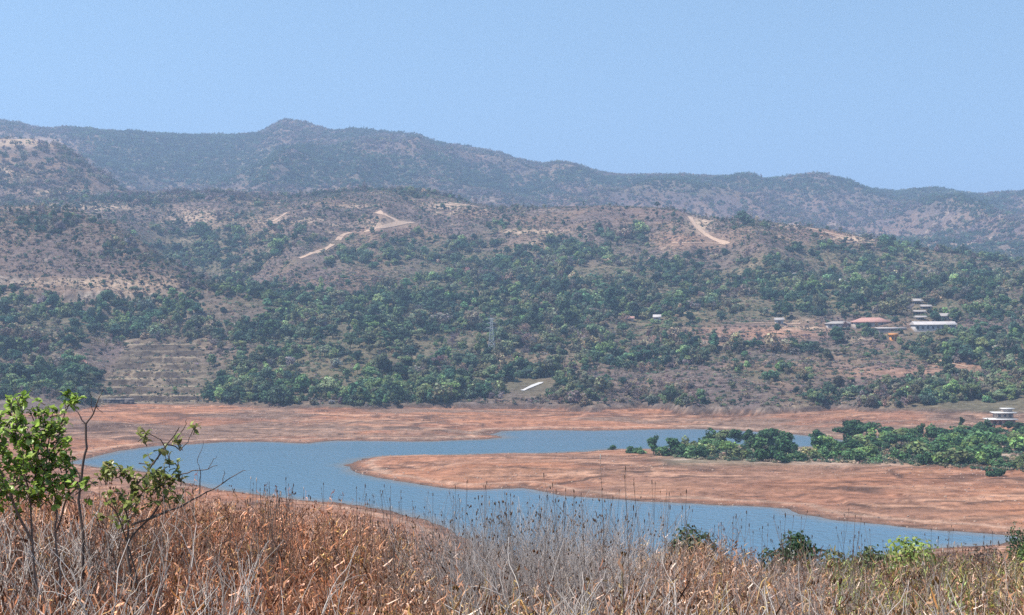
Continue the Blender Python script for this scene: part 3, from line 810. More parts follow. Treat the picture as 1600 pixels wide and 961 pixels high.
# --- the wood and scrub of the slopes (y 760 .. 1850)
x, y, z, u, v = [np.concatenate(q) for q in zip(sample(95000, 745, 1850), sample(5000, 735, 800))]
g = greenness(x, y, u, v)
yb = ground(x, y, GYB)
ok = (y > yb + 1) & visible(x, y, z, 6)
terr_m = (u > np.interp(v, [528, 620], [205, 150])) & (u < 322) & (v > 530)
area_w = np.where(y < 1150, 1.0, .70) * np.where(y < yb + 22, 1.5, 1.0)
knoll = (y < 1260) & (u < 360) & (v < 455)
p = np.where(g > .33, .25 + .75 * g, .38) * area_w
p = np.where(knoll, 1.0, p)
p = p * np.maximum(np.where(knoll, .6, 0), .16 + 1.0 * sstep(.40, .56, fbm(x / 38, y / 38, 55)))
p = np.where(terr_m, .24, p)
p = np.where(blobs(u, v, [(950, 335, 150, 14, 1), (1190, 520, 95, 10, 1), (40, 222, 80, 10, 1), (1110, 365, 40, 20, .8), (600, 350, 60, 15, .6), (1420, 583, 80, 8, .8), (1350, 510, 90, 10, .5)]) > .5, p * .3, p)
ok &= rng.uniform(size=len(x)) < p * .62
ok &= clear_of_things(x, y)
x, y, z, u, v, g = [q[ok] for q in (x, y, z, u, v, g)]
knoll = knoll[ok]
n = len(x)
kn = np.empty(n, object); pi = np.zeros(n, int)
lightzone = blobs(u, v, [(480, 490, 110, 20, .6), (560, 605, 90, 25, .7), (740, 560, 60, 25, .5), (1460, 610, 80, 18, .9), (1160, 575, 50, 10, .5), (1590, 620, 50, 20, .5), (880, 520, 60, 20, .4), (160, 500, 80, 20, .4)])
tanzone = blobs(u, v, [(150, 538, 40, 20, .9), (1020, 595, 90, 22, .9), (1300, 610, 180, 20, .6), (620, 575, 120, 18, .35), (380, 570, 60, 25, .5), (1200, 575, 120, 20, .5), (880, 605, 60, 20, .4), (210, 440, 60, 25, .6)])
rr = rng.uniform(size=n); r2 = rng.uniform(size=n); pat = sstep(.48, .64, fbm(x / 30, y / 30, 57)); pat2 = sstep(.5, .64, fbm(x / 34, y / 34, 58))
for i in range(n):
    if knoll[i] and rr[i] < .85:
        c = 'mauve' if rr[i] < .42 else ('dark' if rr[i] < .66 else ('olive' if rr[i] < .78 else 'tan'))
    elif r2[i] < tanzone[i] * .75:
        c = 'tan' if rr[i] < .5 else ('olive' if rr[i] < .8 else 'mauve')
    elif g[i] > .33 and rng.uniform() < .78 * pat2[i]:
        c = 'mauve' if rr[i] < .35 else ('tan' if rr[i] < .65 else 'olive')
    elif g[i] > .33:
        lz = lightzone[i]
        c = 'light' if rr[i] < .10 + .6 * lz + .35 * pat[i] else ('olive' if rr[i] < .22 + .6 * lz + .35 * pat[i] else ('mid' if rr[i] < .62 + .35 * lz + .2 * pat[i] else 'dark'))
    else:
        c = 'mauve' if rr[i] < .42 else ('dark' if rr[i] < .62 else ('olive' if rr[i] < .80 else ('tan' if rr[i] < .88 else 'mid')))
    kn[i] = c
    if c in ('tan', 'mauve'):
        k = 'sparse' if r2[i] < .55 else 'bush'
    elif g[i] > .33 and y[i] < 1200:
        q = rng.uniform(); k = 'round' if q < .30 else ('broad' if q < .48 else ('tall' if q < .56 else 'bush'))
    else:
        q = rng.uniform(); k = 'round' if q < .22 else ('broad' if q < .34 else ('sparse' if q < .45 else 'bush'))
    pi[i] = rng.choice(BY[k])
size = np.exp(rng.normal(-.22, .30, n)).clip(.42, 1.75) * np.where(g > .33, 1.0, .75) * np.where(rng.uniform(size=n) < .06, 1.35, 1.0)
size *= np.where(terr_m[ok], .45, 1.0)
size = np.where(lightzone > .5, size * .8, size)
size = np.where(knoll, size * .72, size)
size = np.where(v > 622, size * np.where(rng.uniform(size=n) < .4, 1.0, .65), size)
bushy = np.array([KINDS[i] == 'bush' for i in pi])
size = np.where(bushy & (g > .33) & ~terr_m[ok], size * rng.uniform(1.2, 2.3, n), size)
ht = np.array([KH[KINDS[i]] for i in pi]) * size
tin = tints(kn, n)
app = ht / y                                             # apparent size
shows = (u > -10) & (u < 1610) & visible(x, y, z, 0)
order = np.argsort(-np.where(shows & (y < 1000), app, 0))
big = np.zeros(n, bool); big[order[:190]] = True

def place_tree(name, i, loc, rz, sc, tint, label, cat, group):
    root = empty(name, loc, rz, sc); tag(root, label, cat, group)
    a = link('trunk', PROT[i][1], None, root); b = link('crown', PROT[i][0], None, root)
    a['tint'] = [.16, .125, .10]; b['tint'] = [float(q) for q in tint]
    return root
SHAPE = {'round': 'rounded', 'broad': 'broad spreading', 'tall': 'tall narrow', 'bush': 'low bushy', 'sparse': 'thin twiggy'}
SHADE = {'dark': 'dark green', 'mid': 'mid green', 'light': 'light green', 'olive': 'olive green', 'tan': 'dry tan', 'mauve': 'grey leafless'}
def stretch_of_bank(u, v):
    if u < 150: s = 'left of the terraced field'
    elif u < 330: s = 'on the terraced field'
    elif u < 600: s = 'between the terraced field and the light green thicket'
    elif u < 815: s = 'left of the pale ramp track'
    elif u < 1000: s = 'just right of the pale ramp track'
    elif u < 1250: s = 'below the red fields'
    elif u < 1450: s = 'below the rose roofed house'
    else: s = 'towards the right edge of the photo'
    return s
for i in np.where(big)[0]:
    k = KINDS[pi[i]]
    row = 'at the edge of the far bank' if v[i] > 600 else 'in the wood above the far bank'
    tall_bush = k == 'bush' and ht[i] > 3.6
    lab = '%s %s %s %s, %s' % ('rounded' if tall_bush else SHAPE[k], SHADE[kn[i]], 'shrub' if k == 'bush' and not tall_bush else 'tree', row, stretch_of_bank(u[i], v[i]))
    w = lab.split()
    place_tree('bank_shrub' if k == 'bush' and not tall_bush else 'bank_tree', pi[i], (x[i], y[i], z[i]), rng.uniform(0, 6.28), (size[i], size[i], size[i] * rng.uniform(.85, 1.15)), tin[i], ' '.join(w[:16]), 'shrub' if k == 'bush' and not tall_bush else 'tree', 'trees along the far bank: %s %s' % (SHADE[kn[i]], stretch_of_bank(u[i], v[i])))
rest = ~big
WOOD = proto_collection('wood_tree', [joined_proto(i) for i in range(len(KINDS))], M_LEAF)
nr = rest.sum()
scl = size[rest][:, None] * np.c_[np.ones(nr), np.ones(nr), rng.uniform(.85, 1.15, nr)]
scatter('wooded_slopes', np.c_[x, y, z - .1][rest], rng.uniform(0, 6.28, nr), scl, pi[rest], tin[rest], WOOD, 'mixed wood and dry scrub covering the slopes across the lake')

# --- ground scrub on the slopes: small tufts of dry brush between the trees
def tuft_proto(seed):
    r = np.random.default_rng(seed)
    L = [(r.normal(0, .7), r.normal(0, .7), r.uniform(.2, .7), r.uniform(.5, .9), r.uniform(.3, .6)) for _ in range(4)]
    V, Q, C = leaf_cloud(r, L, 30, .3); m = MB(); m.add(V, Q, C)
    return m.mesh('scrub_tuft')
TUFT = proto_collection('scrub_tuft', [tuft_proto(300 + i) for i in range(5)], M_LEAF)
x, y, z, u, v = sample(150000, 745, 1850)
g = greenness(x, y, u, v); yb = ground(x, y, GYB)
ok = (y > yb + 1) & visible(x, y, z, 2) & clear_of_things(x, y)
bare = blobs(u, v, [(950, 335, 150, 12, 1), (1190, 520, 90, 9, 1), (40, 222, 80, 8, 1), (1420, 583, 80, 8, 1)])
ok &= rng.uniform(size=len(x)) < np.where(bare > .5, .25, .6) * np.where((u > 150) & (u < 325) & (v > 528), .35, 1)
x, y, z, u, v, g = [q[ok] for q in (x, y, z, u, v, g)]; n = len(x)
kn = np.where(rng.uniform(size=n) < g * .8, np.where(rng.uniform(size=n) < .5, 'mid', 'olive'), np.where(rng.uniform(size=n) < .5, 'mauve', np.where(rng.uniform(size=n) < .4, 'tan', 'dark')))
s = rng.uniform(.5, 1.35, n)
scatter('dry_scrub', np.c_[x, y, z], rng.uniform(0, 6.28, n), np.c_[s, s, s * .9], rng.integers(0, 5, n), tints(kn, n), TUFT, 'low dry brush growing between the trees on the slopes')

# --- the far ridge and the hill before it
def ridge_proto(seed, h):
    r = np.random.default_rng(seed)
    L = [(r.normal(0, 2.2), r.normal(0, 2.2), r.uniform(.3, .8) * h, r.uniform(1.2, 2.2), r.uniform(.25, .45) * h) for _ in range(6)]
    V, Q, C = leaf_cloud(r, L, 7, .8, .3); m = MB(); m.add(V, Q, C)
    return m.mesh('ridge_tree')
RIDGE = proto_collection('ridge_tree', [ridge_proto(400 + i, (4.5, 5.5, 6.5, 8, 3.5)[i]) for i in range(5)], M_LEAF)
x, y, z, u, v = sample(130000, 1700, 3700)
g = greenness(x / 4, y / 4, u, v) * np.where(y < 2060, .6, 1.0)
ok = visible(x, y, z, 8)
ok &= rng.uniform(size=len(x)) < np.where(g > .33, .35 + .6 * g, .36)
ok &= ~((blobs(u, v, [(40, 222, 70, 9, 1), (1480, 384, 60, 4, 1)]) > .5) & (rng.uniform(size=len(x)) < .75))
x, y, z, u, v, g = [q[ok] for q in (x, y, z, u, v, g)]; n = len(x)
kn = np.where(g > .36, np.where(rng.uniform(size=n) < .55, 'dark', np.where(rng.uniform(size=n) < .8, 'mid', 'olive')), np.where(rng.uniform(size=n) < .5, 'mauve', np.where(rng.uniform(size=n) < .35, 'olive', np.where(rng.uniform(size=n) < .2, 'tan', 'dark'))))
s = rng.uniform(.5, 1.15, n) * np.where(y > 3400, .9, 1)
scatter('ridge_woodland', np.c_[x, y, z - .3], rng.uniform(0, 6.28, n), np.c_[s * 1.1, s * 1.1, s], rng.integers(0, 5, n), tints(kn, n), RIDGE, 'dense low woodland covering the far blue ridge')

# --- the grove on the peninsula: every tree a thing
GROVE = []
def grove(u, vb, hp, kind, shade, label): GROVE.append((u, vb, hp, kind, shade, label))
grove(958, 703, 9, 'bush', 'dark', 'tiny lone shrub by the water at the outermost tip of the grove')
grove(1000, 709, 12, 'bush', 'mid', 'low mid green shrub against the foot of the first upright grove tree')
grove(1037, 712, 20, 'bush', 'mid', 'low mid green shrub between the two upright end trees')
grove(1068, 714, 22, 'bush', 'dark', 'low dark shrub just right of the second upright end tree')
grove(988, 708, 14, 'bush', 'dark', 'low dark shrub left of the first tall tree on the peninsula')
grove(1021, 711, 37, 'tall', 'dark', 'dark upright tree standing first on the left of the peninsula grove')
grove(1052, 712, 30, 'round', 'dark', 'second upright tree from the water end of the peninsula grove')
grove(1085, 716, 26, 'bush', 'mid', 'rounded mid green shrub right of the two upright end trees')
grove(1094, 717, 22, 'round', 'dark', 'squat dark tree at the grove front with bare soil before it')
grove(1135, 714, 28, 'broad', 'light', 'light green spreading tree in the front of the left grove half')
grove(1208, 664 + 38, 38, 'broad', 'dark', 'wide dark crowned tree topping the left half of the peninsula grove')
grove(1196, 719, 36, 'round', 'dark', 'big dark round tree at the front right end of the left grove half')
grove(1219, 723, 18, 'bush', 'dark', 'small dark shrub in front of the big round tree by bare soil')
grove(1277, 694, 24, 'round', 'dark', 'lone dark tree in the gap between the two grove halves')
grove(1297, 700, 16, 'bush', 'mid', 'mid green shrub beside the lone tree in the grove gap')
grove(1263, 712, 18, 'bush', 'tan', 'dry tan shrub in the gap of the peninsula grove')
grove(1330, 696, 42, 'round', 'dark', 'tall dark tree, left one of the pair above the grove gap')
grove(1362, 694, 40, 'broad', 'dark', 'tall dark broad tree, right one of the pair above the grove gap')
grove(1317, 714, 22, 'bush', 'mid', 'mid green shrub below the pair of tall dark trees')
grove(1440, 692, 36, 'tall', 'dark', 'tall thin dark tree breaking the middle skyline of the right grove half')
grove(1424, 690, 26, 'broad', 'mid', 'pale topped tree just left of the tall thin grove tree')
grove(1503, 668, 20, 'tall', 'dark', 'slim dark tree against the red far bank near its right end')
grove(1352, 716, 24, 'round', 'light', 'bright light green tree in the front row near the white shelter')
grove(1435, 716, 30, 'broad', 'olive', 'brownish olive tree in the middle of the right grove half')
grove(1550, 744, 16, 'bush', 'dark', 'left one of two small dark shrubs on bare soil at right')
grove(1563, 744, 14, 'bush', 'dark', 'right one of two small dark shrubs on bare soil at right')
lo_pts = [(1065, 713), (1100, 716), (1200, 720), (1245, 720), (1300, 720), (1400, 724), (1480, 728), (1560, 733), (1700, 738)]
hi_pts = [(1065, 706), (1110, 694), (1200, 692), (1245, 712), (1290, 708), (1320, 696), (1400, 690), (1500, 676), (1560, 668), (1700, 660)]
cnt = 0; tries = 0
taken = [(a, b) for a, b, *_ in GROVE]
while cnt < 108 and tries < 9000:
    tries += 1
    uu = random.uniform(1065, 1640); lo = np.interp(uu, *zip(*lo_pts)); hi = np.interp(uu, *zip(*hi_pts))
    vv = random.uniform(hi, lo)
    if abs(uu - 1566) < 26 and 664 < vv < 675: continue
    if min(math.hypot((uu - a) / 12, (vv - b) / 5.5) for a, b in taken) < 1: continue
    taken.append((uu, vv)); cnt += 1
    front = vv > lo - 8
    if uu < 1245: half = 'in the left half of the peninsula grove'
    elif uu < 1400: half = 'in the grove by the white sheet shelter'
    elif uu < 1535: half = 'in the right half of the peninsula grove'
    else: half = 'in the grove below the white lake house'
    k = random.choice(['round', 'round', 'broad', 'bush', 'broad']) if not front else random.choice(['bush', 'round', 'bush', 'broad'])
    sh = random.choice(['dark', 'dark', 'mid', 'mid', 'light', 'olive'])
    hp = random.uniform(18, 31) if k != 'bush' else random.uniform(12, 20)
    if abs(uu - 1568) < 36 and vv < 696: hp = min(hp, 19)
    grove(uu, vv, hp, k, sh, '%s %s %s %s, %s' % (SHAPE[k], SHADE[sh], 'shrub' if k == 'bush' else 'tree', half, 'front row' if front else 'behind'))
from collections import Counter
cl = Counter(q[5] for q in GROVE)
SUN_LEAN = 0
for gu, gv, hp, k, sh, lab in GROVE:
    X, Y, Z = at(gu, gv, 420)
    h = hp * Y / F; pk = 'bush' if k in ('round', 'broad') and random.random() < .6 else k
    i = random.choice(BY[pk]); s = h / KH[pk]
    wsc = s * random.uniform(1.05, 1.4)
    t = np.clip(np.array(PAL[sh]) * math.exp(random.gauss(0, .15)) * np.array([1.05, 1.2, .85]), .01, .5)
    place_tree('grove_shrub' if k == 'bush' else 'grove_tree', i, (X, Y, Z - .1), random.uniform(0, 6.28), (wsc, wsc, s), t, lab, 'shrub' if k == 'bush' else 'tree', 'trees of the peninsula grove')

# --- undergrowth of the grove, and brush on the near slope below the camera
x, y, z, u, v = sample(9000, 430, 640, 1050, 1700)
lo = np.interp(u, *zip(*lo_pts)) + 3; hi = np.interp(u, *zip(*hi_pts)) - 2
ok = (v > hi) & (v < lo) & (rng.uniform(size=len(x)) < .55)
x1, y1, z1 = x[ok], y[ok], z[ok]; n1 = len(x1)
x, y, z, u, v = sample(5000, 70, 300, -300, 1900)
ok = (rng.uniform(size=len(x)) < .6)
x2, y2, z2 = x[ok], y[ok], z[ok]; n2 = len(x2)
kn = np.concatenate([rng.choice(['mid', 'olive', 'dark', 'tan'], n1), rng.choice(['tan', 'olive', 'mauve', 'mid'], n2)])
s = np.concatenate([rng.uniform(.5, 1.2, n1), rng.uniform(.4, 1.0, n2)])
scatter('undergrowth', np.c_[np.r_[x1, x2], np.r_[y1, y2], np.r_[z1, z2]], rng.uniform(0, 6.28, n1 + n2), np.c_[s, s, s * .9], rng.integers(0, 5, n1 + n2), tints(kn, n1 + n2), TUFT, 'low undergrowth beneath the grove and down the near slope')

# --- stones on the drawn-down banks
def stone_proto(seed):
    r = np.random.default_rng(seed); m = MB()
    q = np.array([[-1, -1, -1], [1, -1, -1], [1, 1, -1], [-1, 1, -1], [-1, -1, 1], [1, -1, 1], [1, 1, 1], [-1, 1, 1]], float) * [.5, .4, .3]
    q[4:] *= [.65, .65, 1]; q += r.normal(0, .07, q.shape)
    m.add(q, [[0, 3, 2, 1], [4, 5, 6, 7], [0, 1, 5, 4], [1, 2, 6, 5], [2, 3, 7, 6], [3, 0, 4, 7]], (1, 1, 1)); return m.mesh('bank_stone')
STONE = proto_collection('bank_stone', [stone_proto(500 + i) for i in range(4)], M_BARK)
x, y, z, u, v = sample(42000, 350, 765, -100, 1700)
sdp = ground(x, y, GSD); yb = ground(x, y, GYB)
nz = fbm(x / 35, y / 14, 70)
ok = (sdp > .3) & (y < yb) & (rng.uniform(size=len(x)) < np.where(sdp < 5, .55, sstep(.42, .7, nz) * .5))
x, y, z = x[ok], y[ok], z[ok]; n = len(x)
s = rng.uniform(.25, .95, n) ** 1.5
tn = np.where(rng.uniform(size=n)[:, None] < .5, np.array([[.30, .19, .15]]), np.where(rng.uniform(size=n)[:, None] < .5, np.array([[.14, .10, .085]]), np.array([[.34, .24, .185]])))
scatter('bank_stones', np.c_[x, y, z], rng.uniform(0, 6.28, n), np.c_[s, s, s], rng.integers(0, 4, n), tn, STONE, 'loose stones strewn over the red drawn-down banks')

#FG_START
# ------------------------------------------------------------------ foreground: dry grass and weeds (stuff)
DRYPAL = np.array([[.44, .26, .16], [.54, .36, .24], [.66, .50, .38], [.34, .18, .11], [.12, .07, .05], [.86, .74, .63], [.48, .38, .20], [.42, .30, .23]])
def ribbon(m, P, w, nrm, col):
    """a flat curled strip along P"""
    P = np.asarray(P, float); T = np.gradient(P, axis=0); T /= np.linalg.norm(T, axis=1)[:, None] + 1e-9
    B = np.cross(T, nrm); B /= np.linalg.norm(B, axis=1)[:, None] + 1e-9
    ww = np.broadcast_to(np.asarray(w, float), (len(P),))[:, None]
    V = np.stack([P - B * ww, P + B * ww], 1).reshape(-1, 3)
    Q = [[2 * i, 2 * i + 1, 2 * i + 3, 2 * i + 2] for i in range(len(P) - 1)]
    m.add(V, Q, col)

def weed_proto(seed, h, leaves, wleaf, stemcol, seedhead=False):
    r = np.random.default_rng(seed); m = MB()
    nst = r.integers(3, 6)
    for s in range(nst):
        a = r.uniform(0, 6.28); lean = r.uniform(.05, .28); hh = h * r.uniform(.75, 1.05)
        base = np.array([r.normal(0, .06), r.normal(0, .06), -.05])
        t = np.linspace(0, 1, 6)
        wig = np.cumsum(r.normal(0, .018, (6, 2)), axis=0)
        P = np.c_[base[0] + math.cos(a) * lean * t ** 1.6 * hh + wig[:, 0], base[1] + math.sin(a) * lean * t ** 1.6 * hh + wig[:, 1], base[2] + t * hh]
        sc = np.array(stemcol) * r.uniform(.6, 1.3)
        m.tube(P, np.linspace(.0060, .0024, 6), 3, sc)
        nl = int(leaves / nst)
        for k in range(nl):
            tt = r.uniform(.22, 1.0) ** .8; p = np.array([np.interp(tt, t, P[:, i]) for i in range(3)])
            a2 = r.uniform(0, 6.28); L = r.uniform(.05, .17) * (1.15 - .4 * tt)
            dx = np.array([math.cos(a2), math.sin(a2), 0]); up = r.uniform(.2, .9)
            cv = r.uniform(-1.9, .6)
            q = np.linspace(0, 1, 4)[:, None]
            R = p + dx * L * q * (1 - .25 * q) + np.array([0, 0, 1]) * L * (up * q + cv * q * q)
            R = R + r.normal(0, .006, R.shape)
            c = DRYPAL[r.integers(0, len(DRYPAL))] * r.uniform(.65, 1.4)
            w = wleaf * r.uniform(.5, 1.4)
            ribbon(m, R, [w * .4, w, w * .8, w * .15], rand_unit(1, r)[0], c)
        if seedhead:
            for k in range(3):
                p = P[-1] + r.normal(0, .03, 3)
                m.tube([p, p + [0, 0, .012], p + [0, 0, .022]], [.003, .007, .002], 4, (.16, .10, .07))
    return m.mesh('dry_weed')
WEED = proto_collection('dry_weed', [weed_proto(700 + i, h, l, w, c, s) for i, (h, l, w, c, s) in enumerate([
    (1.0, 92, .0054, (.34, .24, .18), False), (.9, 98, .006, (.10, .065, .05), False), (1.1, 70, .006, (.50, .42, .35), False), (.8, 92, .0064, (.30, .20, .13), False),
    (1.15, 44, .005, (.56, .50, .46), True), (1.0, 80, .007, (.66, .58, .52), False), (.7, 76, .007, (.40, .28, .19), False), (1.2, 40, .0055, (.50, .45, .42), False)])], M_DRY)
M_ = 35000
y = np.sqrt(rng.uniform(5.0 ** 2, 27.0 ** 2, M_)); x = rng.uniform(-1, 1, M_) * (.465 * y + 7); u = 800 + F * x / y
den = .55 + .6 * (fbm(x / 1.6, y / 1.6, 81) - .5)
thin = blobs(u, y * 0, [(830, 0, 150, 1, 1.0), (1200, 0, 40, 1, .3)]) * sstep(11, 14.5, y)
ok = rng.uniform(size=M_) < np.clip(den * (1 - .55 * thin) * np.where(y < 12, 1.25, .9), 0, 1)
x, y, u, thin = x[ok], y[ok], u[ok], thin[ok]; n = len(x)
z = near_ground(x, y)
zone = fbm(x / 2.5, y / 2.5, 83)
rust = np.array([.92, .72, .63]); pale = np.array([1.0, .90, .84]); yel = np.array([.92, .82, .48]); grey = np.array([.95, .86, .85]); dk = np.array([.60, .52, .52])
tn = np.where((zone < .42)[:, None], rust, np.where((zone < .55)[:, None], pale, np.where((zone < .60)[:, None], yel, dk)))
tn = lerp(tn, grey, np.clip(thin, 0, .8)[:, None]) * np.exp(rng.normal(0, .2, n))[:, None]
left = 1 - sstep(500, 720, u)
tn = lerp(tn, tn * np.array([1.08, .92, .84]), left[:, None])
green_tip = (u > 1290) & (rng.uniform(size=n) < .32 * sstep(8, 14, y))
tn[green_tip] = np.array([.62, .85, .36])
ix = rng.integers(0, 8, n); ix = np.where((thin > .4) & (rng.uniform(size=n) < .8), rng.choice([4, 7, 2], n), ix)
s = rng.uniform(.65, 1.15, n)
scatter('dry_grass', np.c_[x, y, z], rng.uniform(0, 6.28, n), np.c_[s, s, s * rng.uniform(.8, 1.1, n)], ix, tn, WEED, 'rust and straw coloured dry weeds and grass filling the foreground',
        np.c_[rng.normal(0, .1, n), rng.normal(0, .1, n)])

# ------------------------------------------------------------------ dead shrubs with pale forking twigs: each a thing
def fg_point(u, y):
    x = (u - 800) / F * y
    return np.array([x, y, float(near_ground(np.array([x]), np.array([y]))[0])])

def grow(m, r, p, d, L, rad, depth, col0, col1, tips, spread=.5, up=.25, kink=.18, nseg=4):
    P = [p]; dd = d / np.linalg.norm(d)
    for k in range(nseg):
        dd = dd + r.normal(0, kink, 3) + [0, 0, up * .15]; dd /= np.linalg.norm(dd)
        P.append(P[-1] + dd * L / nseg)
    rr = np.linspace(rad, rad * .68, nseg + 1)
    c = lerp(np.array(col0), np.array(col1), r.uniform(0, 1)) * r.uniform(.75, 1.25)
    m.tube(P, rr, 4, c)
    if depth <= 0:
        tips.append((P[-1], dd)); return
    nb = r.integers(2, 4)
    for b in range(nb):
        q = P[-1] if b < 2 else P[r.integers(2, nseg)]
        nd = dd + r.normal(0, spread, 3) * [1, .8, .6] + [0, 0, up]
        grow(m, r, q, nd, L * r.uniform(.6, .9), rad * .62, depth - 1, col0, col1, tips, spread, up, kink, nseg)

def dead_shrub(seed, h, stems, depth, rad, spread, c0, c1, heads=0.0):
    r = np.random.default_rng(seed); m = MB(); tips = []
    for s in range(stems):
        d = np.array([r.normal(0, .28), r.normal(0, .2), 1.0])
        grow(m, r, np.array([r.normal(0, .05), r.normal(0, .05), -.1]), d, h * r.uniform(.34, .45), rad * r.uniform(.7, 1.1), depth, c0, c1, tips, spread, .3)
    for p, d in tips:
        if r.uniform() < heads:
            k = r.uniform(.7, 1.3)
            m.tube([p, p + d * .008 * k, p + d * .018 * k, p + d * .024 * k], [.002, .006 * k, .006 * k, .002], 4, np.array([.13, .085, .06]) * r.uniform(.6, 1.8))
    return m.mesh('dead_twigs')
PALE0, PALE1 = (.44, .36, .30), (.78, .70, .64)
GREY0, GREY1 = (.27, .225, .20), (.60, .54, .51)
DARK0, DARK1 = (.10, .07, .06), (.22, .16, .13)
SH = {'pale': [dead_shrub(800 + i, 1.5, 3, 3, .0125, .5, PALE0, PALE1) for i in range(6)],
      'grey': [dead_shrub(820 + i, 1.5, 5, 3, .0055, .30, GREY0, GREY1, .16) for i in range(6)],
      'dark': [dead_shrub(840 + i, 1.5, 3, 3, .008, .42, DARK0, DARK1, .25) for i in range(4)]}
for kk in SH:
    for a in SH[kk]:
        a.materials.append(M_DRY)
def put_shrub(kind, u, vtop, y, label, group, name='dead_shrub', rz=None):
    p = fg_point(u, y); h = (CZ - (vtop - VC) / F * y) - p[2]
    tw = SH[kind][random.randrange(len(SH[kind]))]
    hh = max(q.co.z for q in tw.vertices)
    s = h / hh; wsc = s * random.uniform(.8, 1.05) if s < 1.3 else 1.1
    root = empty(name, p, random.uniform(0, 6.28) if rz is None else rz, (wsc, wsc, s))
    tag(root, label, 'shrub', group)
    o = link('twigs', tw, None, root); o['tint'] = [1.0, 1.0, 1.0]
for u_, vt, yy, lab in [
        (30, 842, 8.6, 'pale forked dead shrub in the lower left corner'), (148, 815, 8.8, 'pale dead shrub between the two green shrubs'),
        (262, 838, 8.4, 'pale dead shrub under the olive leaved shrub'), (400, 862, 9.0, 'pale dead shrub alone in rust grass below the near red bank'),
        (520, 905, 8.2, 'small white forked shrub low in the grass, left of the middle'), (700, 892, 9.0, 'pale dead shrub at the left end of the grey twig thicket'),
        (868, 858, 9.2, 'white antler like dead shrub in the middle foreground'), (905, 832, 9.6, 'tall white dead shrub right of the antler like one'),
        (1028, 868, 8.6, 'thick white forked stem left of the dark bush'), (1108, 858, 8.8, 'white V shaped dead shrub below the dark bush'),
        (1250, 896, 8.6, 'pale dead shrub below the second dark bush'), (1345, 888, 8.8, 'pale dead shrub in the grass below the yellow green bush'),
        (1490, 905, 8.4, 'pale dead shrub in front of the purple brown bush'), (1565, 882, 9.0, 'pale dead shrub in the lower right corner'),
        (760, 880, 8.9, 'pale dead shrub low in the grey twig thicket, left of the antler like one'), (805, 905, 8.5, 'small pale dead shrub right beside the lower left of the antler like one'),
        (965, 878, 8.7, 'pale dead shrub between the tall white one and the thick forked stem'), (1165, 880, 8.6, 'pale dead shrub below the gap between the two dark bushes'), (1420, 915, 8.4, 'low pale dead shrub in the right foreground grass')]:
    put_shrub('pale', u_, vt, yy - 1.5, lab, 'pale dead shrubs in the foreground')
for i in range(66):
    u_ = random.gauss(840, 95); u_ = min(max(u_, 655), 1055)
    top = np.interp(u_, [650, 700, 760, 850, 940, 1000, 1060], [830, 800, 775, 770, 772, 790, 830]) + random.uniform(-6, 42)
    put_shrub('grey', u_, top, random.uniform(12.5, 17.5), 'thin grey twigs of the leafless thicket standing before the water', 'grey twigs of the thicket before the water', 'twig_shrub')
for i in range(22):
    u_ = random.choice([random.uniform(1060, 1600), random.uniform(1060, 1300)])
    put_shrub('grey', u_, random.uniform(838, 880), random.uniform(12, 17), 'thin grey twigs rising from the dry grass on the right, by the dark bushes', 'grey twigs on the right', 'twig_shrub')
for i in range(13):
    put_shrub('pale', random.uniform(-10, 340), random.uniform(755, 850), random.uniform(8.6, 11.5), 'tangled pale leafless shrub beneath the two leafy shrubs on the left', 'pale tangle beneath the leafy shrubs', 'twig_shrub')
for i, u_ in enumerate([15, 28, 40, 52, 60, 70, 78, 92, 100, 110, 120, 130, 150, 160, 172, 190, 198, 205, 212, 220, 235, 250, 268, 290, 318, 335, 352, 375, 400, 450, 500, 540, 610]):
    put_shrub('dark', u_, (random.uniform(745, 800) if u_ < 300 else random.uniform(772, 812)), random.uniform(8.8, 13), 'dark thin leafless stems standing in rust grass on the left', 'dark stems in the left foreground', 'twig_shrub')
put_shrub('dark', 1478, 835, 12.0, 'lone dark twiggy stem with seed heads before the right inlet', None, 'twig_shrub')

# ------------------------------------------------------------------ seed stalks against the water: each a thing
def stalk_proto(seed):
    r = np.random.default_rng(seed); m = MB(); HD = []
    P = [np.array([0, 0, -.05])]; d = np.array([r.normal(0, .06), r.normal(0, .06), 1.0])
    for k in range(6):
        d = d + r.normal(0, .06, 3) * [1, 1, 0]; P.append(P[-1] + d * .175)
    m.tube(P, np.linspace(.0042, .0018, 7), 4, (.20, .15, .125))
    ends = [P[-1]]
    for k in range(r.integers(1, 5)):
        q = P[r.integers(3, 6)]; e = q + np.array([r.normal(0, .09), r.normal(0, .09), r.uniform(.08, .22)])
        m.tube([q, (q + e) / 2 + [0, 0, -.01], e], [.0022, .0018, .0014], 3, (.24, .18, .15)); ends.append(e)
    for e in ends:
        k = r.uniform(.7, 1.25); tone = np.array([.085, .06, .05]) if r.uniform() < .88 else np.array([.30, .26, .23])
        h = MB(); h.tube([e, e + [0, 0, .007 * k], e + [.002, 0, .017 * k], e + [0, 0, .023 * k]], [.002, .005 * k, .0055 * k, .0015], 5, tone * 1.6 * r.uniform(.7, 1.4)); HD.append(h.mesh('seed_head'))
    return m.mesh('stalk_stem'), HD
STALK = [stalk_proto(900 + i) for i in range(10)]
for a, b in STALK:
    for q in [a] + b: q.materials.append(M_DRY)
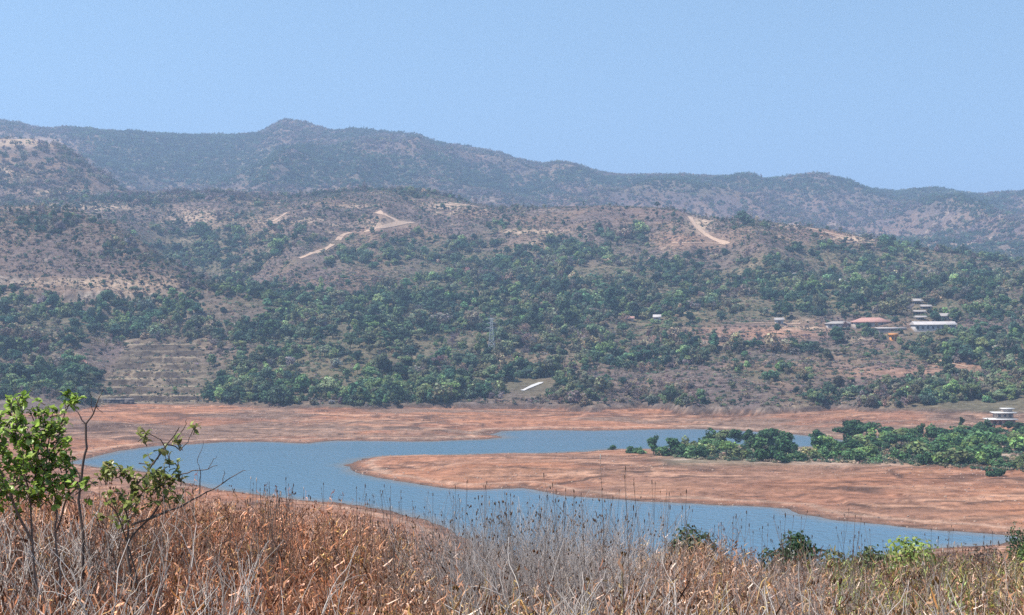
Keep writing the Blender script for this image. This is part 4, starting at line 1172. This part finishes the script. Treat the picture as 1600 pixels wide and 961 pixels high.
def stalk(u, vtop, y, where):
    p = fg_point(u, y); hgt = (CZ - (vtop - VC) / F * y) - p[2]
    i = random.randrange(len(STALK)); s = hgt / 1.05
    root = empty('seed_stalk', p, random.uniform(0, 6.28), (min(.85, s), min(.85, s), s))
    tag(root, 'dry stalk with tiny seed heads ' + where, 'stalk', 'seed stalks ' + where)
    for nm, me in [('stem', STALK[i][0])] + [('seed_head', q) for q in STALK[i][1]]:
        o = link(nm, me, None, root); o['tint'] = [1.0, 1.0, 1.0]
for i in range(26): stalk(random.gauss(428, 18), random.uniform(735, 775), random.uniform(12, 17), 'in the clump left of the peninsula tip')
for i in range(22): stalk(random.uniform(460, 700), random.uniform(750, 800), random.uniform(12, 19), 'before the water below the peninsula tip')
for i in range(30): stalk(random.uniform(690, 1060), random.uniform(742, 800), random.uniform(12, 18), 'from the grey twig thicket in the middle')
for i in range(28): stalk(random.uniform(1060, 1330), random.uniform(790, 840), random.uniform(12, 18), 'before the inlet between the two dark bushes')
for i in range(24): stalk(random.uniform(1330, 1570), random.uniform(815, 862), random.uniform(12, 18), 'before the right end of the inlet')
for i in range(14): stalk(random.uniform(150, 400), random.uniform(735, 775), random.uniform(12, 17), 'by the olive leaved shrub')
for u_, vt in [(952, 700), (985, 728), (1008, 740), (880, 750), (890, 745), (1020, 742)]:
    stalk(u_, vt, random.uniform(11, 13), 'silhouetted on the red peninsula')

# ------------------------------------------------------------------ the two leafy shrubs on the left
def leaf(m, p, d, L, W, col, r, droop=.25):
    d = d / (np.linalg.norm(d) + 1e-9)
    s = np.cross(d, [0, 0, 1]) + r.normal(0, .35, 3); s = s - d * np.dot(s, d); s /= np.linalg.norm(s) + 1e-9
    n = np.cross(s, d)
    if n[2] < 0: n = -n
    q0 = p; q1 = p + d * L * .35; q2 = p + d * L * .72 - n * L * droop * .2; q3 = p + d * L - n * L * droop
    V = [q0, q1 + s * W * .42 + n * W * .16, q1, q1 - s * W * .42 + n * W * .16, q2 + s * W * .5 + n * W * .14, q2, q2 - s * W * .5 + n * W * .14, q3]
    m.add(V, [[0, 2, 1, 1], [0, 3, 2, 2], [1, 2, 5, 4], [2, 3, 6, 5], [4, 5, 7, 7], [5, 6, 7, 7]][2:4], col)
    m.add([q0, q1 - s * W * .42 + n * W * .16, q1, q1 + s * W * .42 + n * W * .16], [[0, 1, 2, 3]], col)
    m.add([q2 + s * W * .5 + n * W * .14, q2, q2 - s * W * .5 + n * W * .14, q3], [[0, 1, 3, 2]][:0] + [[0, 3, 2, 1]], col)

def px3(u, v, y):
    return np.array([(u - 800) / F * y, y, CZ + (VC - v) * y / F])

def leafy_shrub(name, label, y0, branches, clusters, cols, nleaf, Lr, bark, seed, base_u, dens):
    r = np.random.default_rng(seed)
    bp = fg_point(base_u, y0); root = empty(name, bp); tag(root, label, 'shrub')
    wood = MB(); fol = MB()
    for pts, r0, r1 in branches:
        P = []
        for k, (u, v, dy) in enumerate(pts): P.append(px3(u, v, y0 + dy))
        P = np.array(P)
        # finer, slightly wavy
        t = np.linspace(0, len(P) - 1, (len(P) - 1) * 4 + 1)
        P = np.stack([np.interp(t, np.arange(len(P)), P[:, i]) for i in range(3)], 1)
        P[1:-1] += r.normal(0, .008, P[1:-1].shape)
        P[1:-1] = (P[:-2] + 2 * P[1:-1] + P[2:]) / 4
        c = np.array(bark) * r.uniform(.8, 1.2)
        wood.tube(P - bp, np.linspace(r0, r1, len(P)) * .8, 6, c)
    for u, v, dy, ru, rv, n in clusters:
        for k in range(int(n * dens)):
            q = rand_unit(1, r)[0] * r.uniform(.2, 1) ** .5
            c0 = px3(u + q[0] * ru, v + q[2] * rv, y0 + dy + q[1] * ru / F * y0 * .9)
            d0 = np.array([q[0] * .7, q[1] * .7, .6 + q[2] * .5]) + r.normal(0, .25, 3); d0 /= np.linalg.norm(d0)
            Lb = r.uniform(.04, .09); wood.tube([c0 - d0 * Lb - bp, c0 - bp], [.004, .0025], 4, np.array(bark) * 1.1)
            for j in range(r.integers(nleaf[0], nleaf[1])):
                a = d0 * r.uniform(.1, .9) + rand_unit(1, r)[0] * .9
                col = np.array(cols[r.integers(0, len(cols))]) * r.uniform(.7, 1.3)
                L = r.uniform(*Lr)
                leaf(fol, c0 - d0 * r.uniform(0, .05) - bp, a, L, L * r.uniform(.5, .68), col, r, r.uniform(0, .4))
    w = link('stems', wood.mesh('stems', True), M_BARK, root); w['tint'] = [1.0, 1.0, 1.0]
    f = link('leaves', fol.mesh('leaves'), M_FRESH, root); f['tint'] = [1.0, 1.0, 1.0]
    return root
LEAFG = [(.19, .29, .04), (.29, .42, .07), (.38, .52, .11), (.09, .15, .03), (.46, .56, .17)]
leafy_shrub('leafy_shrub', 'bright green leafy shrub at the left edge of the foreground', 8.6,
    [([(58, 1010, 0), (60, 930, 0), (52, 860, 0), (48, 780, .0), (30, 700, .05), (15, 640, .1)], .011, .005),
     ([(96, 1010, .1), (92, 900, .1), (86, 830, .1), (90, 790, .1), (70, 720, .1), (82, 650, .05)], .010, .005),
     ([(88, 830, .1), (104, 780, 0), (128, 748, -.05), (118, 735, -.05)], .009, .004),
     ([(52, 850, 0), (20, 790, -.1), (5, 740, -.1), (-20, 690, -.1)], .012, .004),
     ([(90, 800, .1), (60, 760, 0), (30, 745, 0)], .008, .003),
     ([(70, 720, .1), (90, 690, .1), (102, 640, .1), (118, 615, .1)], .008, .003),
     ([(48, 780, 0), (60, 720, 0), (55, 660, 0)], .008, .004), ([(30, 700, .05), (35, 650, 0), (22, 618, 0)], .006, .003)],
    [(30, 690, 0, 50, 44, 46), (72, 695, .05, 44, 40, 38), (15, 645, .1, 34, 20, 10), (85, 655, .05, 30, 16, 9), (112, 622, .1, 16, 10, 6), (30, 748, -.05, 60, 34, 34), (92, 735, .05, 40, 26, 18), (-25, 700, -.1, 36, 60, 30), (60, 634, .05, 34, 12, 5), (28, 620, .05, 26, 9, 5), (20, 775, 0, 60, 24, 16), (120, 762, 0, 44, 22, 9), (70, 770, 0, 40, 18, 10)],
    LEAFG, (3, 7), (.030, .058), (.17, .13, .11), 31, 70, 1.8)
leafy_shrub('leafy_shrub', 'olive leaved shrub with a long bare dark branch reaching over the water', 9.2,
    [([(205, 1010, 0), (206, 930, 0), (200, 860, 0), (196, 800, 0), (212, 760, 0), (240, 725, 0), (265, 690, 0), (280, 668, 0)], .012, .005),
     ([(218, 1010, .1), (214, 900, .1), (198, 840, .05), (180, 800, 0), (160, 770, 0)], .009, .004),
     ([(230, 812, 0), (262, 800, 0), (290, 790, 0), (312, 772, 0), (345, 758, .05), (368, 742, .05), (384, 735, .05)], .009, .0025),
     ([(206, 820, 0), (232, 812, 0), (262, 800, 0)], .010, .006),
     ([(312, 772, 0), (313, 740, 0), (308, 722, 0)], .006, .002), ([(345, 758, 0), (352, 744, 0), (350, 735, 0)], .004, .002),
     ([(265, 760, 0), (282, 742, 0), (300, 735, 0), (325, 733, 0), (340, 727, 0)], .007, .002), ([(240, 725, 0), (258, 700, 0), (248, 684, 0), (222, 678, 0)], .006, .003),
     ([(262, 695, 0), (280, 705, 0), (295, 690, 0), (300, 672, 0), (315, 660, 0)], .006, .002), ([(275, 690, 0), (290, 664, 0), (292, 655, 0)], .005, .002), ([(200, 850, 0), (238, 800, .1), (262, 770, .1), (266, 755, .1)], .009, .005),
     ([(325, 733, 0), (332, 720, 0), (338, 712, 0)], .003, .0015), ([(308, 722, 0), (316, 705, 0), (318, 690, 0)], .003, .0012)],
    [(180, 735, 0, 32, 14, 14), (225, 745, 0, 52, 20, 22), (262, 738, 0, 30, 24, 11), (248, 702, 0, 32, 16, 4), (226, 681, 0, 16, 7, 4), (278, 680, 0, 22, 16, 3), (300, 670, 0, 10, 9, 2), (200, 776, 0, 52, 18, 16), (165, 728, 0, 16, 9, 5), (255, 768, .1, 40, 18, 10), (190, 800, 0, 45, 18, 8)],
    [(.17, .22, .05), (.26, .31, .08), (.34, .37, .12), (.10, .12, .04), (.36, .32, .14)], (3, 6), (.032, .062), (.14, .11, .095), 32, 210, 1.3)
def bare_sapling():
    y0 = 9.8; bp = fg_point(128, y0); root = empty('bare_sapling', bp); tag(root, 'bare dark sapling forking between the two leafy shrubs', 'sapling')
    m = MB(); r = np.random.default_rng(5)
    for pts, a, b in [([(126, 1000), (130, 860), (124, 780), (128, 730), (136, 700), (134, 662)], .012, .008), ([(134, 662), (122, 645), (113, 632)], .006, .002), ([(134, 662), (146, 645), (154, 625), (160, 610)], .007, .002),
                      ([(150, 634), (158, 642), (161, 645)], .003, .0015), ([(146, 645), (142, 630), (140, 612)], .003, .0012), ([(134, 662), (126, 661)], .003, .001)]:
        P = np.array([px3(u, v, y0) for u, v in pts]); t = np.linspace(0, len(P) - 1, (len(P) - 1) * 3 + 1)
        P = np.stack([np.interp(t, np.arange(len(P)), P[:, i]) for i in range(3)], 1); P[1:-1] += r.normal(0, .004, P[1:-1].shape)
        m.tube(P - bp, np.linspace(a, b, len(P)), 5, (.13, .10, .09))
    o = link('stems', m.mesh('stems', True), M_BARK, root); o['tint'] = [1.0, 1.0, 1.0]
bare_sapling()

# ------------------------------------------------------------------ green bushes just beyond the brow
def bush_proto(seed, w, h, size, per):
    r = np.random.default_rng(seed); L = []
    for i in range(16):
        a = r.uniform(0, 6.28); q = r.uniform(0, 1) ** .6 * w * .42; zz = h * (1 - .5 * (q / (w * .5)) ** 2) * r.uniform(.45, .88)
        L.append((math.cos(a) * q, math.sin(a) * q, zz, r.uniform(.18, .27) * w, r.uniform(.14, .22) * h))
    V, Q, C = leaf_cloud(r, L, per, size, .5); m = MB(); m.add(V, Q, C)
    return m.mesh('bush_crown'), trunk_mb(r, h * .8, .05, 9, w * .4)
def brow_bush(u, vtop, wpx, y, hfrac, shade, label, seed, per=900):
    p = fg_point(u, y); h = (CZ - (vtop - VC) / F * y) - p[2]; w = wpx * y / F
    cr, tr = bush_proto(seed, w, h, .055, per)
    root = empty('green_bush', p); tag(root, label, 'bush')
    tm = tr.mesh('stems')
    o = link('stems', tm, M_BARK, root); o['tint'] = [.15, .12, .10]
    o = link('leaves', cr, M_FRESH, root); o['tint'] = list(shade)
brow_bush(1084, 818, 96, 34, 1, (.055, .075, .035), 'dark green bush behind the dry grass, left one of two before the inlet', 41)
brow_bush(1244, 828, 104, 36, 1, (.045, .085, .035), 'dark green bush behind the dry grass, right one of two before the inlet', 42)
brow_bush(1350, 848, 84, 32, 1, (.11, .14, .06), 'low dull green bush left of the yellow green one', 43)
brow_bush(1412, 832, 104, 33, 1, (.28, .34, .10), 'yellow green bush behind the dry grass at right', 44)
brow_bush(1472, 856, 90, 30, 1, (.19, .20, .08), 'low olive bush between the yellow green and the purple brown one', 48)
brow_bush(1298, 860, 70, 31, 1, (.14, .14, .07), 'low brownish olive bush just right of the second dark bush', 49)
brow_bush(1540, 842, 84, 38, 1, (.17, .12, .095), 'purple brown leafless looking bush at the end of the inlet', 45)
brow_bush(1594, 803, 52, 60, 1, (.05, .09, .04), 'dark green bush at the right edge above the purple brown one', 46, 500)
brow_bush(1604, 846, 40, 42, 1, (.13, .20, .06), 'light green bush low at the right edge of the photo', 47)
#FG_END

# ------------------------------------------------------------------ air, light, camera
def build_haze():
    m, nt, out = new_mat('haze_air')
    pv = N(nt, 'ShaderNodeVolumePrincipled'); pv.inputs['Color'].default_value = (.52, .69, 1.0, 1); pv.inputs['Density'].default_value = HAZE
    pv.inputs['Anisotropy'].default_value = .1
    nt.links.new(pv.outputs[0], out.inputs['Volume'])
    mb = MB(); mb.box((0, 4450, (640 - 160) / 2), (13000, 9300, 640 + 160))
    o = link('haze', mb.mesh('haze'), m); tag(o, kind='stuff', label='thin blue haze of the air over the valley')
HAZE = 2.0e-4
build_haze()

EL, AZ = math.radians(60), math.radians(-108)              # sun high, to the left and a little behind the camera
d = Vector((math.sin(AZ) * math.cos(EL), math.cos(AZ) * math.cos(EL), math.sin(EL)))
su = bpy.data.lights.new('sun', 'SUN'); su.energy = 4.2; su.angle = math.radians(.5); su.color = (1.0, .95, .87)
so = bpy.data.objects.new('sun', su); COL.objects.link(so); so.rotation_euler = d.to_track_quat('Z', 'Y').to_euler()
so.location = (0, 0, 900)
w = bpy.data.worlds.new('World'); SC.world = w; w.use_nodes = True
nt = w.node_tree; nt.nodes.clear()
out = nt.nodes.new('ShaderNodeOutputWorld'); bg = nt.nodes.new('ShaderNodeBackground')
sky = nt.nodes.new('ShaderNodeTexSky'); sky.sky_type = 'NISHITA'; sky.sun_disc = False
sky.sun_elevation = EL; sky.sun_rotation = AZ; sky.air_density = 1.0; sky.dust_density = .3; sky.ozone_density = 2.5; sky.altitude = 600
tc = nt.nodes.new('ShaderNodeTexCoord'); mp = nt.nodes.new('ShaderNodeMapping')
mp.inputs['Location'].default_value = (0, 0, .22)
nt.links.new(tc.outputs['Generated'], mp.inputs[0]); nt.links.new(mp.outputs[0], sky.inputs[0])
tm = nt.nodes.new('ShaderNodeMix'); tm.data_type = 'RGBA'; tm.blend_type = 'MULTIPLY'; tm.inputs[0].default_value = 1; tm.inputs[7].default_value = (.99, 1.02, .87, 1)
nt.links.new(sky.outputs[0], tm.inputs[6]); nt.links.new(tm.outputs[2], bg.inputs[0]); bg.inputs[1].default_value = .150
nt.links.new(bg.outputs[0], out.inputs[0])

cam = bpy.data.cameras.new('camera'); co = bpy.data.objects.new('camera', cam); COL.objects.link(co)
cam.sensor_width = 36; cam.lens = 36 * F / 1600; cam.clip_start = .1; cam.clip_end = 20000
co.location = (0, 0, CZ); co.rotation_euler = (math.radians(90), 0, 0)
SC.camera = co
SC.view_settings.view_transform = 'Standard'; SC.view_settings.look = 'None'; SC.view_settings.exposure = .88; SC.view_settings.gamma = 1
SC.render.engine = 'CYCLES'
cy = SC.cycles
cy.max_bounces = 5; cy.diffuse_bounces = 2; cy.glossy_bounces = 2; cy.transmission_bounces = 2; cy.volume_bounces = 0; cy.transparent_max_bounces = 8
cy.use_denoising = False
